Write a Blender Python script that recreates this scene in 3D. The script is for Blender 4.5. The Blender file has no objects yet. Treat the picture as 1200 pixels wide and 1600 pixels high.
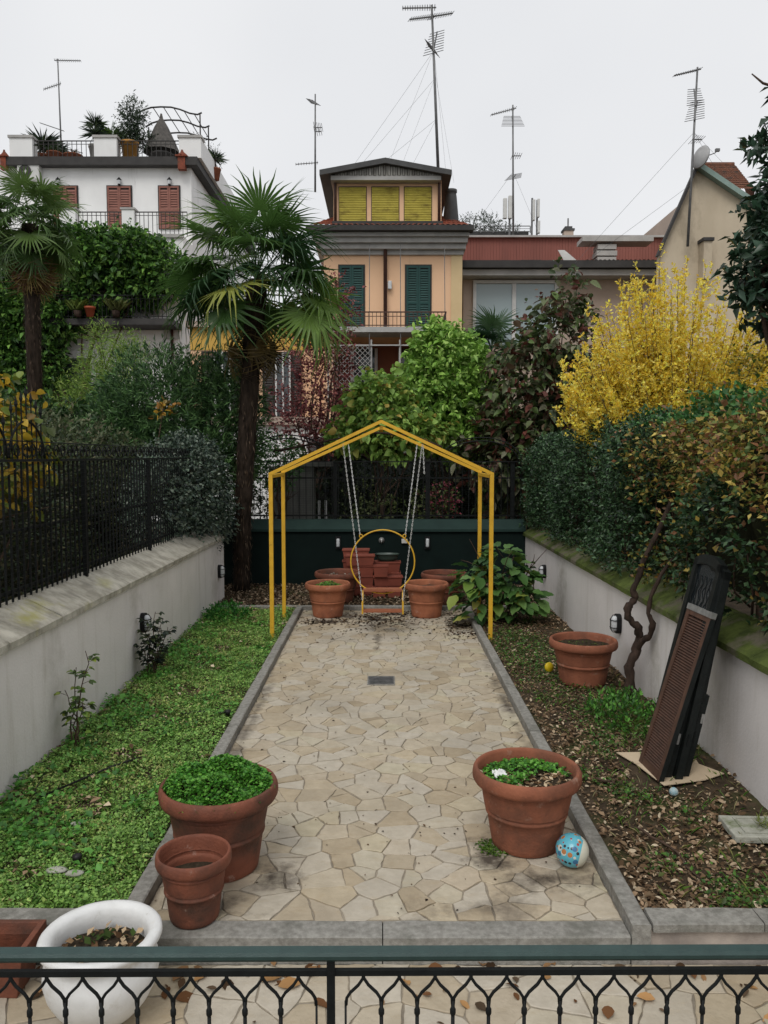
import bpy, math, random
import numpy as np
from mathutils import Vector

random.seed(7)
RNG = np.random.default_rng(11)
scene = bpy.context.scene
COL = scene.collection
R = math.radians

# ------------------------------------------------------------------ camera
CAM_Z = 2.7
FOC = 1240.0 / 1600.0            # focal length as a share of the picture height
PITCH = math.atan(88.0 / 1240.0)
cam_data = bpy.data.cameras.new('camera')
cam = bpy.data.objects.new('camera', cam_data)
COL.objects.link(cam)
cam.location = (0.0, 0.0, CAM_Z)
cam.rotation_euler = (math.pi / 2 - PITCH, 0.0, 0.0)
cam_data.sensor_fit = 'VERTICAL'
cam_data.sensor_height = 36.0
cam_data.lens = 36.0 * FOC
cam_data.clip_start = 0.05
cam_data.clip_end = 2000.0
scene.camera = cam

# ------------------------------------------------------------------ overcast sky + veiled sun
SUN_EL, SUN_AZ = R(52), R(200)     # azimuth clockwise from +Y
world = bpy.data.worlds.new('World')
scene.world = world
world.use_nodes = True
nt = world.node_tree
nt.nodes.clear()
w_out = nt.nodes.new('ShaderNodeOutputWorld')
w_bg = nt.nodes.new('ShaderNodeBackground')
w_sky = nt.nodes.new('ShaderNodeTexSky')
w_sky.sky_type = 'NISHITA'
w_sky.sun_disc = False
w_sky.sun_elevation = SUN_EL
w_sky.sun_rotation = SUN_AZ
w_sky.dust_density = 4.0
w_hsv = nt.nodes.new('ShaderNodeHueSaturation')
w_hsv.inputs['Saturation'].default_value = 0.10
w_tc = nt.nodes.new('ShaderNodeTexCoord')
w_noise = nt.nodes.new('ShaderNodeTexNoise')
w_noise.inputs['Scale'].default_value = 2.2
w_noise.inputs['Detail'].default_value = 3.0
w_ramp = nt.nodes.new('ShaderNodeValToRGB')
w_ramp.color_ramp.elements[0].position = 0.3
w_ramp.color_ramp.elements[0].color = (8.05, 8.22, 8.55, 1)
w_ramp.color_ramp.elements[1].position = 0.7
w_ramp.color_ramp.elements[1].color = (9.15, 9.25, 9.45, 1)
w_mix = nt.nodes.new('ShaderNodeMix')
w_mix.data_type = 'RGBA'
w_mix.inputs[0].default_value = 0.90
L = nt.links.new
L(w_tc.outputs['Generated'], w_noise.inputs['Vector'])
L(w_noise.outputs['Fac'], w_ramp.inputs['Fac'])
L(w_sky.outputs['Color'], w_hsv.inputs['Color'])
L(w_hsv.outputs['Color'], w_mix.inputs[6])
L(w_ramp.outputs['Color'], w_mix.inputs[7])
L(w_mix.outputs[2], w_bg.inputs['Color'])
w_bg.inputs['Strength'].default_value = 0.10
L(w_bg.outputs['Background'], w_out.inputs['Surface'])

sun_data = bpy.data.lights.new('sun', 'SUN')
sun_data.energy = 1.3
sun_data.angle = R(28)
sun_data.color = (1.0, 0.97, 0.92)
sun = bpy.data.objects.new('sun', sun_data)
COL.objects.link(sun)
sd = Vector((math.sin(SUN_AZ) * math.cos(SUN_EL), math.cos(SUN_AZ) * math.cos(SUN_EL), math.sin(SUN_EL)))
sun.rotation_euler = sd.to_track_quat('Z', 'Y').to_euler()
sun.location = (0, -5, 30)

vs = scene.view_settings
vs.view_transform = 'Standard'
vs.look = 'None'
vs.exposure = 0.0
vs.gamma = 1.0
vs.use_curve_mapping = False
scene.cycles.max_bounces = 6
scene.cycles.diffuse_bounces = 3
scene.cycles.transparent_max_bounces = 8
scene.cycles.use_adaptive_sampling = True
scene.cycles.use_denoising = True

# ------------------------------------------------------------------ helpers
def srgb(h):
    h = h.lstrip('#')
    o = []
    for i in (0, 2, 4):
        c = int(h[i:i + 2], 16) / 255.0
        o.append(c / 12.92 if c <= 0.04045 else ((c + 0.055) / 1.055) ** 2.4)
    return tuple(o)


MATS = {}


def mat(name, c1, c2=None, scale=6.0, rough=0.75, bump=0.0, bscale=60.0, spec=0.3, metal=0.0,
        c3=None, s3=1.5, t3=(0.5, 0.65), attr=False, stretch=None, detail=6.0, spots=None, spot_col=None,
        c4=None, s4=3.0, t4=(0.6, 0.7), st4=None):
    """Principled material: two tones mixed by noise, an optional third (stain) tone, fine bump."""
    if name in MATS:
        return MATS[name]
    m = bpy.data.materials.new(name)
    m.use_nodes = True
    n = m.node_tree.nodes
    l = m.node_tree.links.new
    b = n['Principled BSDF']
    b.inputs['Roughness'].default_value = rough
    b.inputs['Metallic'].default_value = metal
    b.inputs['Specular IOR Level'].default_value = spec
    geo = n.new('ShaderNodeNewGeometry')
    vec = geo.outputs['Position']
    if stretch:
        vm = n.new('ShaderNodeVectorMath')
        vm.operation = 'MULTIPLY'
        vm.inputs[1].default_value = stretch
        l(vec, vm.inputs[0])
        vec = vm.outputs[0]
    if c2 is None:
        c2 = tuple(x * 0.82 for x in c1)
    nz = n.new('ShaderNodeTexNoise')
    nz.inputs['Scale'].default_value = scale
    nz.inputs['Detail'].default_value = detail
    nz.inputs['Roughness'].default_value = 0.62
    l(vec, nz.inputs['Vector'])
    rp = n.new('ShaderNodeValToRGB')
    rp.color_ramp.elements[0].position = 0.36
    rp.color_ramp.elements[1].position = 0.66
    rp.color_ramp.elements[0].color = (*c2, 1)
    rp.color_ramp.elements[1].color = (*c1, 1)
    l(nz.outputs['Fac'], rp.inputs['Fac'])
    out = rp.outputs['Color']
    if c3 is not None:
        n3 = n.new('ShaderNodeTexNoise')
        n3.inputs['Scale'].default_value = s3
        n3.inputs['Detail'].default_value = 7.0
        n3.inputs['Roughness'].default_value = 0.65
        l(vec, n3.inputs['Vector'])
        r3 = n.new('ShaderNodeValToRGB')
        r3.color_ramp.elements[0].position = t3[0]
        r3.color_ramp.elements[1].position = t3[1]
        l(n3.outputs['Fac'], r3.inputs['Fac'])
        mx = n.new('ShaderNodeMix')
        mx.data_type = 'RGBA'
        l(r3.outputs['Color'], mx.inputs[0])
        l(out, mx.inputs[6])
        mx.inputs[7].default_value = (*c3, 1)
        out = mx.outputs[2]
    if c4 is not None:                      # a second kind of wear: lime bloom, streaks, lichen
        v4 = geo.outputs['Position']
        if st4:
            vm4 = n.new('ShaderNodeVectorMath')
            vm4.operation = 'MULTIPLY'
            vm4.inputs[1].default_value = st4
            l(v4, vm4.inputs[0])
            v4 = vm4.outputs[0]
        n4 = n.new('ShaderNodeTexNoise')
        n4.inputs['Scale'].default_value = s4
        n4.inputs['Detail'].default_value = 9.0
        n4.inputs['Roughness'].default_value = 0.72
        l(v4, n4.inputs['Vector'])
        r4 = n.new('ShaderNodeValToRGB')
        r4.color_ramp.elements[0].position = t4[0]
        r4.color_ramp.elements[1].position = t4[1]
        l(n4.outputs['Fac'], r4.inputs['Fac'])
        mx4 = n.new('ShaderNodeMix')
        mx4.data_type = 'RGBA'
        l(r4.outputs['Color'], mx4.inputs[0])
        l(out, mx4.inputs[6])
        mx4.inputs[7].default_value = (*c4, 1)
        out = mx4.outputs[2]
    if attr:
        at_ = n.new('ShaderNodeAttribute')
        at_.attribute_name = 'Col'
        mm = n.new('ShaderNodeMix')
        mm.data_type = 'RGBA'
        mm.blend_type = 'MULTIPLY'
        mm.inputs[0].default_value = 1.0
        l(out, mm.inputs[6])
        l(at_.outputs['Color'], mm.inputs[7])
        out = mm.outputs[2]
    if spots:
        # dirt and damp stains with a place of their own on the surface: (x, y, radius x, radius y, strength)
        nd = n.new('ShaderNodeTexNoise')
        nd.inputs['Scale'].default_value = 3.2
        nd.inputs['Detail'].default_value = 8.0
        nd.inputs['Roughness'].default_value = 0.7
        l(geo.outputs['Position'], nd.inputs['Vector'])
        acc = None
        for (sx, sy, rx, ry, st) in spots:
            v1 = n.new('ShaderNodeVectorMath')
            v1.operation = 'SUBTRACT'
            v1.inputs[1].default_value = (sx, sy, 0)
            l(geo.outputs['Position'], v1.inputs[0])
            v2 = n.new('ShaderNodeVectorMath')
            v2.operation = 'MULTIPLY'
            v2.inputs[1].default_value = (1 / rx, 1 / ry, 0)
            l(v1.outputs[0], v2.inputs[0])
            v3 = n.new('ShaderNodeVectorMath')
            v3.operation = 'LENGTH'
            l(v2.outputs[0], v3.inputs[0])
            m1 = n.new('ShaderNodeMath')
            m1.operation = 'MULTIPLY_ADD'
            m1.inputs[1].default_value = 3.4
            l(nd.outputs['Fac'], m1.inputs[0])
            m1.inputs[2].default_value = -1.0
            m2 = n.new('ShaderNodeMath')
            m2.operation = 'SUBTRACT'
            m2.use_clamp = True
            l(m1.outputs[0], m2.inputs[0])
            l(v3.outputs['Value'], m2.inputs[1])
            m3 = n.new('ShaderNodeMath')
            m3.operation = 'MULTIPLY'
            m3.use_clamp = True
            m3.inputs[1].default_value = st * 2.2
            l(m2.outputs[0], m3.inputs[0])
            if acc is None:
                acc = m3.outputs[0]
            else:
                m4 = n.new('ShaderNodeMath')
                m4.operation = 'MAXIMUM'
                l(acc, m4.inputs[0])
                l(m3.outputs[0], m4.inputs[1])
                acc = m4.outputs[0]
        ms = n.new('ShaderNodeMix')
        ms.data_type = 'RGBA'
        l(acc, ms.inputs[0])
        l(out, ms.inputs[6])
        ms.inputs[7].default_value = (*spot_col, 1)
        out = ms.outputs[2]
    l(out, b.inputs['Base Color'])
    if bump > 0:
        nb = n.new('ShaderNodeTexNoise')
        nb.inputs['Scale'].default_value = bscale
        nb.inputs['Detail'].default_value = 5.0
        l(vec, nb.inputs['Vector'])
        bp = n.new('ShaderNodeBump')
        bp.inputs['Strength'].default_value = min(1.0, bump)
        bp.inputs['Distance'].default_value = 0.01
        l(nb.outputs['Fac'], bp.inputs['Height'])
        l(bp.outputs['Normal'], b.inputs['Normal'])
    MATS[name] = m
    return m


def leafmat(name, rough=0.5, trans=0.25, spec=0.35):
    if name in MATS:
        return MATS[name]
    m = bpy.data.materials.new(name)
    m.use_nodes = True
    n = m.node_tree.nodes
    l = m.node_tree.links.new
    b = n['Principled BSDF']
    b.inputs['Roughness'].default_value = rough
    b.inputs['Specular IOR Level'].default_value = spec
    a = n.new('ShaderNodeAttribute')
    a.attribute_name = 'Col'
    l(a.outputs['Color'], b.inputs['Base Color'])
    t = n.new('ShaderNodeBsdfTranslucent')
    l(a.outputs['Color'], t.inputs['Color'])
    mx = n.new('ShaderNodeMixShader')
    mx.inputs[0].default_value = trans
    l(b.outputs[0], mx.inputs[1])
    l(t.outputs[0], mx.inputs[2])
    l(mx.outputs[0], n['Material Output'].inputs['Surface'])
    MATS[name] = m
    return m


def glassmat(name, c, rough=0.08):
    if name in MATS:
        return MATS[name]
    m = bpy.data.materials.new(name)
    m.use_nodes = True
    b = m.node_tree.nodes['Principled BSDF']
    b.inputs['Base Color'].default_value = (*c, 1)
    b.inputs['Roughness'].default_value = rough
    b.inputs['Specular IOR Level'].default_value = 0.6
    MATS[name] = m
    return m


def tag(o, label=None, cat=None, group=None, kind=None):
    if label:
        o['label'] = label
    if cat:
        o['category'] = cat
    if group:
        o['group'] = group
    if kind:
        o['kind'] = kind
    return o


def empty(name, loc=(0, 0, 0), rz=0.0, parent=None):
    o = bpy.data.objects.new(name, None)
    COL.objects.link(o)
    o.location = loc
    o.rotation_euler = (0, 0, rz)
    o.empty_display_size = 0.1
    if parent is not None:
        o.parent = parent
    return o


def thing(name, label, cat, loc=(0, 0, 0), rz=0.0, group=None):
    return tag(empty(name, loc, rz), label, cat, group)


def link(name, me, parent=None, loc=None, rot=None, scale=None):
    o = bpy.data.objects.new(name, me)
    COL.objects.link(o)
    if parent is not None:
        o.parent = parent
    if loc is not None:
        o.location = loc
    if rot is not None:
        o.rotation_euler = rot
    if scale is not None:
        o.scale = scale
    return o


def copy_tree(o, parent=None):
    c = o.copy()
    COL.objects.link(c)
    c.parent = parent
    for ch in list(o.children):
        copy_tree(ch, c)
    return c


def bevel(o, w=0.006, seg=2):
    md = o.modifiers.new('bevel', 'BEVEL')
    md.width = w
    md.segments = seg
    md.limit_method = 'ANGLE'
    md.angle_limit = R(40)
    return o


def set_col(me, cols):
    a = me.color_attributes.new('Col', 'FLOAT_COLOR', 'POINT')
    arr = np.ones((len(me.vertices), 4), dtype=np.float32)
    arr[:, :3] = cols
    a.data.foreach_set('color', arr.ravel())


class MB:
    def __init__(s):
        s.v = []
        s.f = []

    def add(s, vs, fs):
        k = len(s.v)
        s.v += [tuple(p) for p in vs]
        s.f += [tuple(i + k for i in f) for f in fs]
        return s

    def box(s, x0, x1, y0, y1, z0, z1):
        vs = [(x0, y0, z0), (x1, y0, z0), (x1, y1, z0), (x0, y1, z0),
              (x0, y0, z1), (x1, y0, z1), (x1, y1, z1), (x0, y1, z1)]
        return s.add(vs, [(3, 2, 1, 0), (4, 5, 6, 7), (0, 1, 5, 4), (1, 2, 6, 5), (2, 3, 7, 6), (3, 0, 4, 7)])

    def cbox(s, c, d, rz=0.0):
        x, y, z = c
        a, b, h = d[0] / 2, d[1] / 2, d[2] / 2
        cs, sn = math.cos(rz), math.sin(rz)
        vs = []
        for zz in (-h, h):
            for (p, q) in ((-a, -b), (a, -b), (a, b), (-a, b)):
                vs.append((x + p * cs - q * sn, y + p * sn + q * cs, z + zz))
        return s.add(vs, [(3, 2, 1, 0), (4, 5, 6, 7), (0, 1, 5, 4), (1, 2, 6, 5), (2, 3, 7, 6), (3, 0, 4, 7)])

    def beam(s, p, q, w, h=None, up=(0, 0, 1)):
        p, q = Vector(p), Vector(q)
        h = w if h is None else h
        d = (q - p).normalized()
        u = Vector(up)
        if abs(d.dot(u)) > 0.98:
            u = Vector((0, 1, 0))
        sd = d.cross(u).normalized()
        u = sd.cross(d).normalized()
        vs = []
        for e in (p, q):
            for (a, b) in ((-1, -1), (1, -1), (1, 1), (-1, 1)):
                vs.append(e + sd * (a * w / 2) + u * (b * h / 2))
        return s.add(vs, [(0, 1, 2, 3), (7, 6, 5, 4), (0, 4, 5, 1), (1, 5, 6, 2), (2, 6, 7, 3), (3, 7, 4, 0)])

    def tube(s, pts, r, n=6, caps=True, closed=False):
        pts = [Vector(p) for p in pts]
        m = len(pts)
        rs = r if isinstance(r, (list, tuple)) else [r] * m
        k0 = len(s.v)
        up = Vector((0.03, 0.02, 1)).normalized()
        prev = None
        for i, p in enumerate(pts):
            if closed:
                d = (pts[(i + 1) % m] - pts[i - 1]).normalized()
            else:
                d = (pts[min(i + 1, m - 1)] - pts[max(i - 1, 0)]).normalized()
            if prev is None:
                a = d.cross(up)
                if a.length < 1e-3:
                    a = d.cross(Vector((1, 0, 0)))
            else:
                a = prev - d * prev.dot(d)
                if a.length < 1e-5:
                    a = d.cross(up)
            a.normalize()
            prev = a
            b = d.cross(a)
            for j in range(n):
                t = 2 * math.pi * j / n
                s.v.append(tuple(p + (a * math.cos(t) + b * math.sin(t)) * rs[i]))
        rng = range(m) if closed else range(m - 1)
        for i in rng:
            i2 = (i + 1) % m
            for j in range(n):
                j2 = (j + 1) % n
                s.f.append((k0 + i * n + j, k0 + i * n + j2, k0 + i2 * n + j2, k0 + i2 * n + j))
        if caps and not closed:
            s.f.append(tuple(k0 + j for j in reversed(range(n))))
            s.f.append(tuple(k0 + (m - 1) * n + j for j in range(n)))
        return s

    def lathe(s, prof, n=32, c=(0, 0, 0), jit=0.0):
        k0 = len(s.v)
        for (r, z) in prof:
            for j in range(n):
                t = 2 * math.pi * j / n
                rr = r + random.uniform(-jit, jit)
                s.v.append((c[0] + rr * math.cos(t), c[1] + rr * math.sin(t), c[2] + z))
        for i in range(len(prof) - 1):
            for j in range(n):
                j2 = (j + 1) % n
                s.f.append((k0 + i * n + j, k0 + i * n + j2, k0 + (i + 1) * n + j2, k0 + (i + 1) * n + j))
        return s

    def disc(s, c, r, n=24, nz=1):
        vs = [(c[0] + r * math.cos(2 * math.pi * j / n), c[1] + r * math.sin(2 * math.pi * j / n), c[2]) for j in range(n)]
        return s.add(vs, [tuple(range(n))] if nz > 0 else [tuple(reversed(range(n)))])

    def prism(s, poly, ext):
        """poly: list of 3D points of one face; ext: extrusion vector."""
        n = len(poly)
        e = Vector(ext)
        vs = [Vector(p) for p in poly] + [Vector(p) + e for p in poly]
        fs = [tuple(range(n)), tuple(reversed(range(n, 2 * n)))]
        fs += [((i + 1) % n, i, n + i, n + (i + 1) % n) for i in range(n)]
        return s.add(vs, fs)

    def mesh(s, name, m=None, smooth=False, col=None):
        me = bpy.data.meshes.new(name)
        me.from_pydata(s.v, [], s.f)
        if m is not None:
            me.materials.append(m)
        if smooth:
            me.polygons.foreach_set('use_smooth', [True] * len(me.polygons))
        if col is not None:
            set_col(me, col)
        me.update()
        return me

    def build(s, name, m, parent=None, smooth=False, col=None, loc=None, rot=None):
        return link(name, s.mesh(name, m, smooth, col), parent, loc, rot)


def fix_normals(o):
    import bmesh
    bm = bmesh.new()
    bm.from_mesh(o.data)
    bmesh.ops.recalc_face_normals(bm, faces=bm.faces)
    bm.to_mesh(o.data)
    bm.free()
    return o


# ------------------------------------------------------------------ foliage
def unit(a):
    return a / np.maximum(np.linalg.norm(a, axis=1, keepdims=True), 1e-9)


def npmesh(name, V, T, cols, m, parent=None):
    me = bpy.data.meshes.new(name)
    nv, nf, k = len(V), len(T), T.shape[1]
    me.vertices.add(nv)
    me.vertices.foreach_set('co', V.astype(np.float32).ravel())
    me.loops.add(nf * k)
    me.loops.foreach_set('vertex_index', T.astype(np.int32).ravel())
    me.polygons.add(nf)
    me.polygons.foreach_set('loop_start', np.arange(0, nf * k, k, dtype=np.int32))
    me.update(calc_edges=True)
    me.materials.append(m)
    set_col(me, cols)
    return link(name, me, parent)


def leaves(name, P, D, N, Ln, Wd, cols, m, parent=None, fold=0.2, droop=0.0, big=False):
    n = len(P)
    D = unit(D)
    S = unit(np.cross(D, N))
    N = np.cross(S, D)
    Ln = np.broadcast_to(Ln, (n,))[:, None]
    Wd = np.broadcast_to(Wd, (n,))[:, None]
    dz = np.zeros((n, 3))
    dz[:, 2] = -1
    tip = P + D * Ln + dz * Ln * droop
    if not big:
        mid = P + D * Ln * 0.45
        lf = mid + S * Wd * 0.5 + N * Wd * fold
        rt = mid - S * Wd * 0.5 + N * Wd * fold
        V = np.stack([P, rt, tip, lf], 1).reshape(-1, 3)
        b = np.arange(n)[:, None] * 4
        T = np.concatenate([b + np.array([[0, 1, 2]]), b + np.array([[0, 2, 3]])], 0)
        k = 4
    else:
        def off(t, w, up, dr):
            return P + D * Ln * t + S * Wd * w + N * Wd * up + dz * Ln * droop * dr
        V = np.stack([P, off(.22, -.36, fold, .05), off(.5, -.5, fold, .2), off(.8, -.3, fold * .7, .55), tip,
                      off(.8, .3, fold * .7, .55), off(.5, .5, fold, .2), off(.22, .36, fold, .05), off(.5, 0, 0, .2)], 1).reshape(-1, 3)
        b = np.arange(n)[:, None] * 9
        T = np.concatenate([b + np.array([[8, i, (i + 1) % 8]]) for i in range(8)], 0)
        k = 9
    C = np.repeat(cols, k, axis=0)
    return npmesh(name, V, T, C, m, parent)


def pick(cols, n, w=None, var=0.18):
    """n colours from a list of hex tones, with brightness variation."""
    base = np.array([srgb(c) for c in cols])
    w = None if w is None else np.array(w, float) / sum(w)
    i = RNG.choice(len(cols), size=n, p=w)
    c = base[i] * (1 + RNG.normal(0, var, (n, 1))).clip(0.45, 1.7)
    return c.clip(0.002, 0.95)


def ell(c, r, n, shell=0.6, zmin=None):
    d = unit(RNG.normal(size=(n, 3)))
    rad = 1 - shell * RNG.random((n, 1)) ** 1.6
    P = np.array(c) + d * rad * np.array(r)
    O = unit(d / np.array(r))
    if zmin is not None:
        k = P[:, 2] > zmin
        P, O = P[k], O[k]
    return P, O


def blobs(lst, n, shell=0.6):
    vol = np.array([b[1][0] * b[1][1] + b[1][1] * b[1][2] + b[1][0] * b[1][2] for b in lst])
    Ps, Os = [], []
    for b, v in zip(lst, vol / vol.sum()):
        P, O = ell(b[0], b[1], max(3, int(n * v)), shell)
        Ps.append(P)
        Os.append(O)
    return np.concatenate(Ps), np.concatenate(Os)


def shoots(P, O, per, slen, out=1.0, up=0.5, jit=0.4, fwd=0.8, side=0.8, leafup=0.6, j0=0.0):
    """leaf positions, directions and normals along short shoots that start at P and head outward."""
    n = len(P)
    sd_ = unit(O * out + np.array([0, 0, up]) + RNG.normal(0, jit, (n, 3)))
    sl = slen * (0.6 + 0.8 * RNG.random(n))
    t = (np.arange(per) + RNG.random((n, per))) / per
    t = j0 + (1 - j0) * t
    pos = P[:, None, :] + sd_[:, None, :] * (t * sl[:, None])[:, :, None]
    rv = unit(RNG.normal(size=(n * per, 3)))
    D0 = np.repeat(sd_, per, 0)
    perp = unit(rv - D0 * (rv * D0).sum(1, keepdims=True))
    D = unit(D0 * fwd + perp * side)
    N = unit(RNG.normal(0, 0.6, (n * per, 3)) + np.array([0, 0, leafup]) + np.repeat(O, per, 0) * 0.3)
    return pos.reshape(-1, 3), D, N


def wander(p, q, n=8, amp=0.1):
    p, q = np.array(p, float), np.array(q, float)
    ts = np.linspace(0, 1, n)
    off = np.cumsum(RNG.normal(0, amp / math.sqrt(n), (n, 3)), 0)
    off -= ts[:, None] * off[-1]
    off *= np.array([1, 1, 0.5])
    return [tuple(p + (q - p) * t + o) for t, o in zip(ts, off)]


def wood(name, parent, base, tips, r0, r1, m, amp=0.15, fork=0.45, twigs=3, n=7):
    """trunk with limbs that leave it at different heights, each with a few twigs: one mesh."""
    mb = MB()
    base = np.array(base, float)
    top = np.mean(np.array(tips), 0)
    crotch = base + (top - base) * fork
    tr = wander(base, crotch, 7, amp * 0.5)
    mb.tube(tr, list(np.linspace(r0, r0 * 0.75, 7)), n)
    for tp in tips:
        st = tr[RNG.integers(3, 7)]
        pts = wander(st, tp, 8, amp)
        mb.tube(pts, list(np.linspace(r0 * 0.5, r1, 8)), 5)
        for _ in range(twigs):
            a = pts[RNG.integers(3, 8)]
            d = RNG.normal(0, 1, 3)
            d[2] = abs(d[2])
            d /= np.linalg.norm(d)
            mb.tube(wander(a, np.array(a) + d * RNG.uniform(.25, .6), 4, .05), [r1 * 1.2, r1, r1 * .8, r1 * .4], 4)
    return mb.build(name, m, parent, True)

# ================================================================== SETTING
m_ground = mat('far_ground', (.10, .09, .07), (.06, .055, .045), 2.0, .95, .3, 30)
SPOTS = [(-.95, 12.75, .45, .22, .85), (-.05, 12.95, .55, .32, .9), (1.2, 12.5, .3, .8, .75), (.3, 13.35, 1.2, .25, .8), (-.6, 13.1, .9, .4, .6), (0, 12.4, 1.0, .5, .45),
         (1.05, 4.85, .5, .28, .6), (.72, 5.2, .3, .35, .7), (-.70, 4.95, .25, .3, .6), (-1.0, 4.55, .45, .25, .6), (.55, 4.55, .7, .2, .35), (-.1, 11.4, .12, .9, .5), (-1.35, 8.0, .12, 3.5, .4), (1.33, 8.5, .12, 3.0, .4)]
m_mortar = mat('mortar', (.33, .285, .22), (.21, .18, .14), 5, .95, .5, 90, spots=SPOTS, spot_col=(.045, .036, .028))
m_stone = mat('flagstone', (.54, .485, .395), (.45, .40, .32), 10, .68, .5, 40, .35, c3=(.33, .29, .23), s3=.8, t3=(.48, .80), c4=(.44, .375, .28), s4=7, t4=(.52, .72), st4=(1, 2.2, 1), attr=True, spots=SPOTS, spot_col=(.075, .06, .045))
m_kerb = mat('granite_kerb', (.32, .31, .28), (.20, .19, .17), 26, .8, .5, 140, .3, c3=(.12, .12, .10), s3=3.0, t3=(.52, .72))
m_soil = mat('soil', (.085, .062, .04), (.04, .03, .02), 9, .95, .9, 50, .1, c3=(.05, .065, .02), s3=1.8, t3=(.5, .66))
m_plaster = mat('pale_plaster', (.78, .74, .715), (.70, .665, .64), 1.3, .9, .3, 40, .15, c3=(.54, .50, .455), s3=.9, t3=(.56, .86), c4=(.56, .52, .47), s4=3, t4=(.52, .80), st4=(1, 1.6, .16), spots=[(-2.97, 9.35, .3, .35, .22), (-2.97, 7.0, .3, .3, .18), (-2.97, 13.9, .3, .5, .2), (2.9, 12.9, .3, .6, .3), (2.9, 8.45, .3, .3, .25), (2.9, 6.9, .3, .5, .15)], spot_col=(.36, .33, .27))
m_cope_l = mat('coping_concrete', (.54, .51, .43), (.29, .27, .22), 5, .9, .5, 70, .2, c3=(.34, .32, .07), s3=.7, t3=(.56, .70), c4=(.20, .19, .16), s4=3.5, t4=(.52, .74), st4=(.6, 3.0, 1), spots=[(-3.08, 6.9, .22, .5, .45), (-3.08, 5.9, .18, .4, .3), (-3.05, 8.6, .12, .3, .2)], spot_col=(.36, .34, .07))
m_cope_r = mat('coping_mossy', (.105, .135, .035), (.045, .060, .018), 5, .95, 1.0, 40, .1, c3=(.13, .115, .085), s3=2.6, t3=(.48, .62))
m_green_wall = mat('dark_green_paint', (.006, .014, .0125), (.0045, .010, .009), 2.5, .8, .1, 60, .12)
m_green_cap = mat('green_cap_lit', (.018, .040, .034), (.013, .030, .026), 3, .7, .2, 60, .2)  # the wall's green, lightened for the sky light on the sloping cap
m_rail = mat('rail_green_paint', (.028, .060, .055), (.020, .046, .043), 20, .42, .15, 200, .5, c3=(.30, .32, .30), s3=22, t3=(.74, .78))
m_iron = mat('dark_iron', (.010, .012, .012), (.006, .007, .007), 18, .6, .2, 200, .2)
m_front_wall = mat('front_wall_render', (.46, .40, .35), (.26, .225, .2), 4, .9, .3, 80, .2)


def sheet(name, x0, x1, y0, y1, z, m, nx=1, ny=1, amp=0.0, parent=None):
    xs, ys = np.linspace(x0, x1, nx + 1), np.linspace(y0, y1, ny + 1)
    mb = MB()
    for j, y in enumerate(ys):
        for i, x in enumerate(xs):
            h = amp * (math.sin(x * 3.1 + y * 1.7) * .4 + math.sin(x * 7.3 - y * 4.1 + 1) * .35 + random.uniform(-.45, .45))
            mb.v.append((x, y, z + h))
    for j in range(ny):
        for i in range(nx):
            k = j * (nx + 1) + i
            mb.f.append((k, k + 1, k + nx + 2, k + nx + 1))
    return mb.build(name, m, parent, amp > 0)


tag(sheet('ground', -600, 600, -300, 900, -0.22, m_ground), kind='structure')


# ---- crazy paving: irregular cells, each stone its own piece
def clip(poly, a, b, c):
    """keep the part of a convex polygon where a*x + b*y <= c."""
    out = []
    n = len(poly)
    for i in range(n):
        p, q = poly[i], poly[(i + 1) % n]
        dp, dq = a * p[0] + b * p[1] - c, a * q[0] + b * q[1] - c
        if dp <= 0:
            out.append(p)
        if (dp < 0 < dq) or (dq < 0 < dp):
            t = dp / (dp - dq)
            out.append((p[0] + (q[0] - p[0]) * t, p[1] + (q[1] - p[1]) * t))
    return out


def area(poly):
    return 0.5 * sum(poly[i][0] * poly[(i + 1) % len(poly)][1] - poly[(i + 1) % len(poly)][0] * poly[i][1] for i in range(len(poly)))


def centroid(poly):
    n = len(poly)
    return (sum(p[0] for p in poly) / n, sum(p[1] for p in poly) / n)


def cells(x0, x1, y0, y1, size):
    nx, ny = max(1, round((x1 - x0) / size)), max(1, round((y1 - y0) / size))
    dx, dy = (x1 - x0) / nx, (y1 - y0) / ny
    seeds = []
    for j in range(-1, ny + 1):
        for i in range(-1, nx + 1):
            if random.random() < .10:
                continue
            seeds.append((x0 + (i + .5 + random.uniform(-.44, .44)) * dx, y0 + (j + .5 + random.uniform(-.44, .44)) * dy))
    res = []
    for s in seeds:
        poly = [(x0, y0), (x1, y0), (x1, y1), (x0, y1)]
        for t in seeds:
            if t is s or abs(t[0] - s[0]) > 4 * size or abs(t[1] - s[1]) > 4 * size:
                continue
            a, b = t[0] - s[0], t[1] - s[1]
            poly = clip(poly, a, b, (t[0] ** 2 + t[1] ** 2 - s[0] ** 2 - s[1] ** 2) / 2)
            if len(poly) < 3:
                break
        if len(poly) < 3 or area(poly) < .002:
            continue
        todo, done = [poly], []
        while todo:                         # break some slabs again, across their long side
            p_ = todo.pop()
            ar = area(p_) if len(p_) >= 3 else 0
            if ar < .0025:
                continue
            if random.random() < min(.6, (ar / (size * size) - .75) * .55):
                c = centroid(p_)
                far = max(p_, key=lambda p: (p[0] - c[0]) ** 2 + (p[1] - c[1]) ** 2)
                th = math.atan2(far[1] - c[1], far[0] - c[0]) + random.uniform(-.45, .45)
                a, b = math.cos(th), math.sin(th)
                k = a * c[0] + b * c[1] + random.uniform(-.2, .2) * size
                todo += [clip(p_, a, b, k), clip(p_, -a, -b, -k)]
            else:
                done.append(p_)
        res += done
    return res


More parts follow.
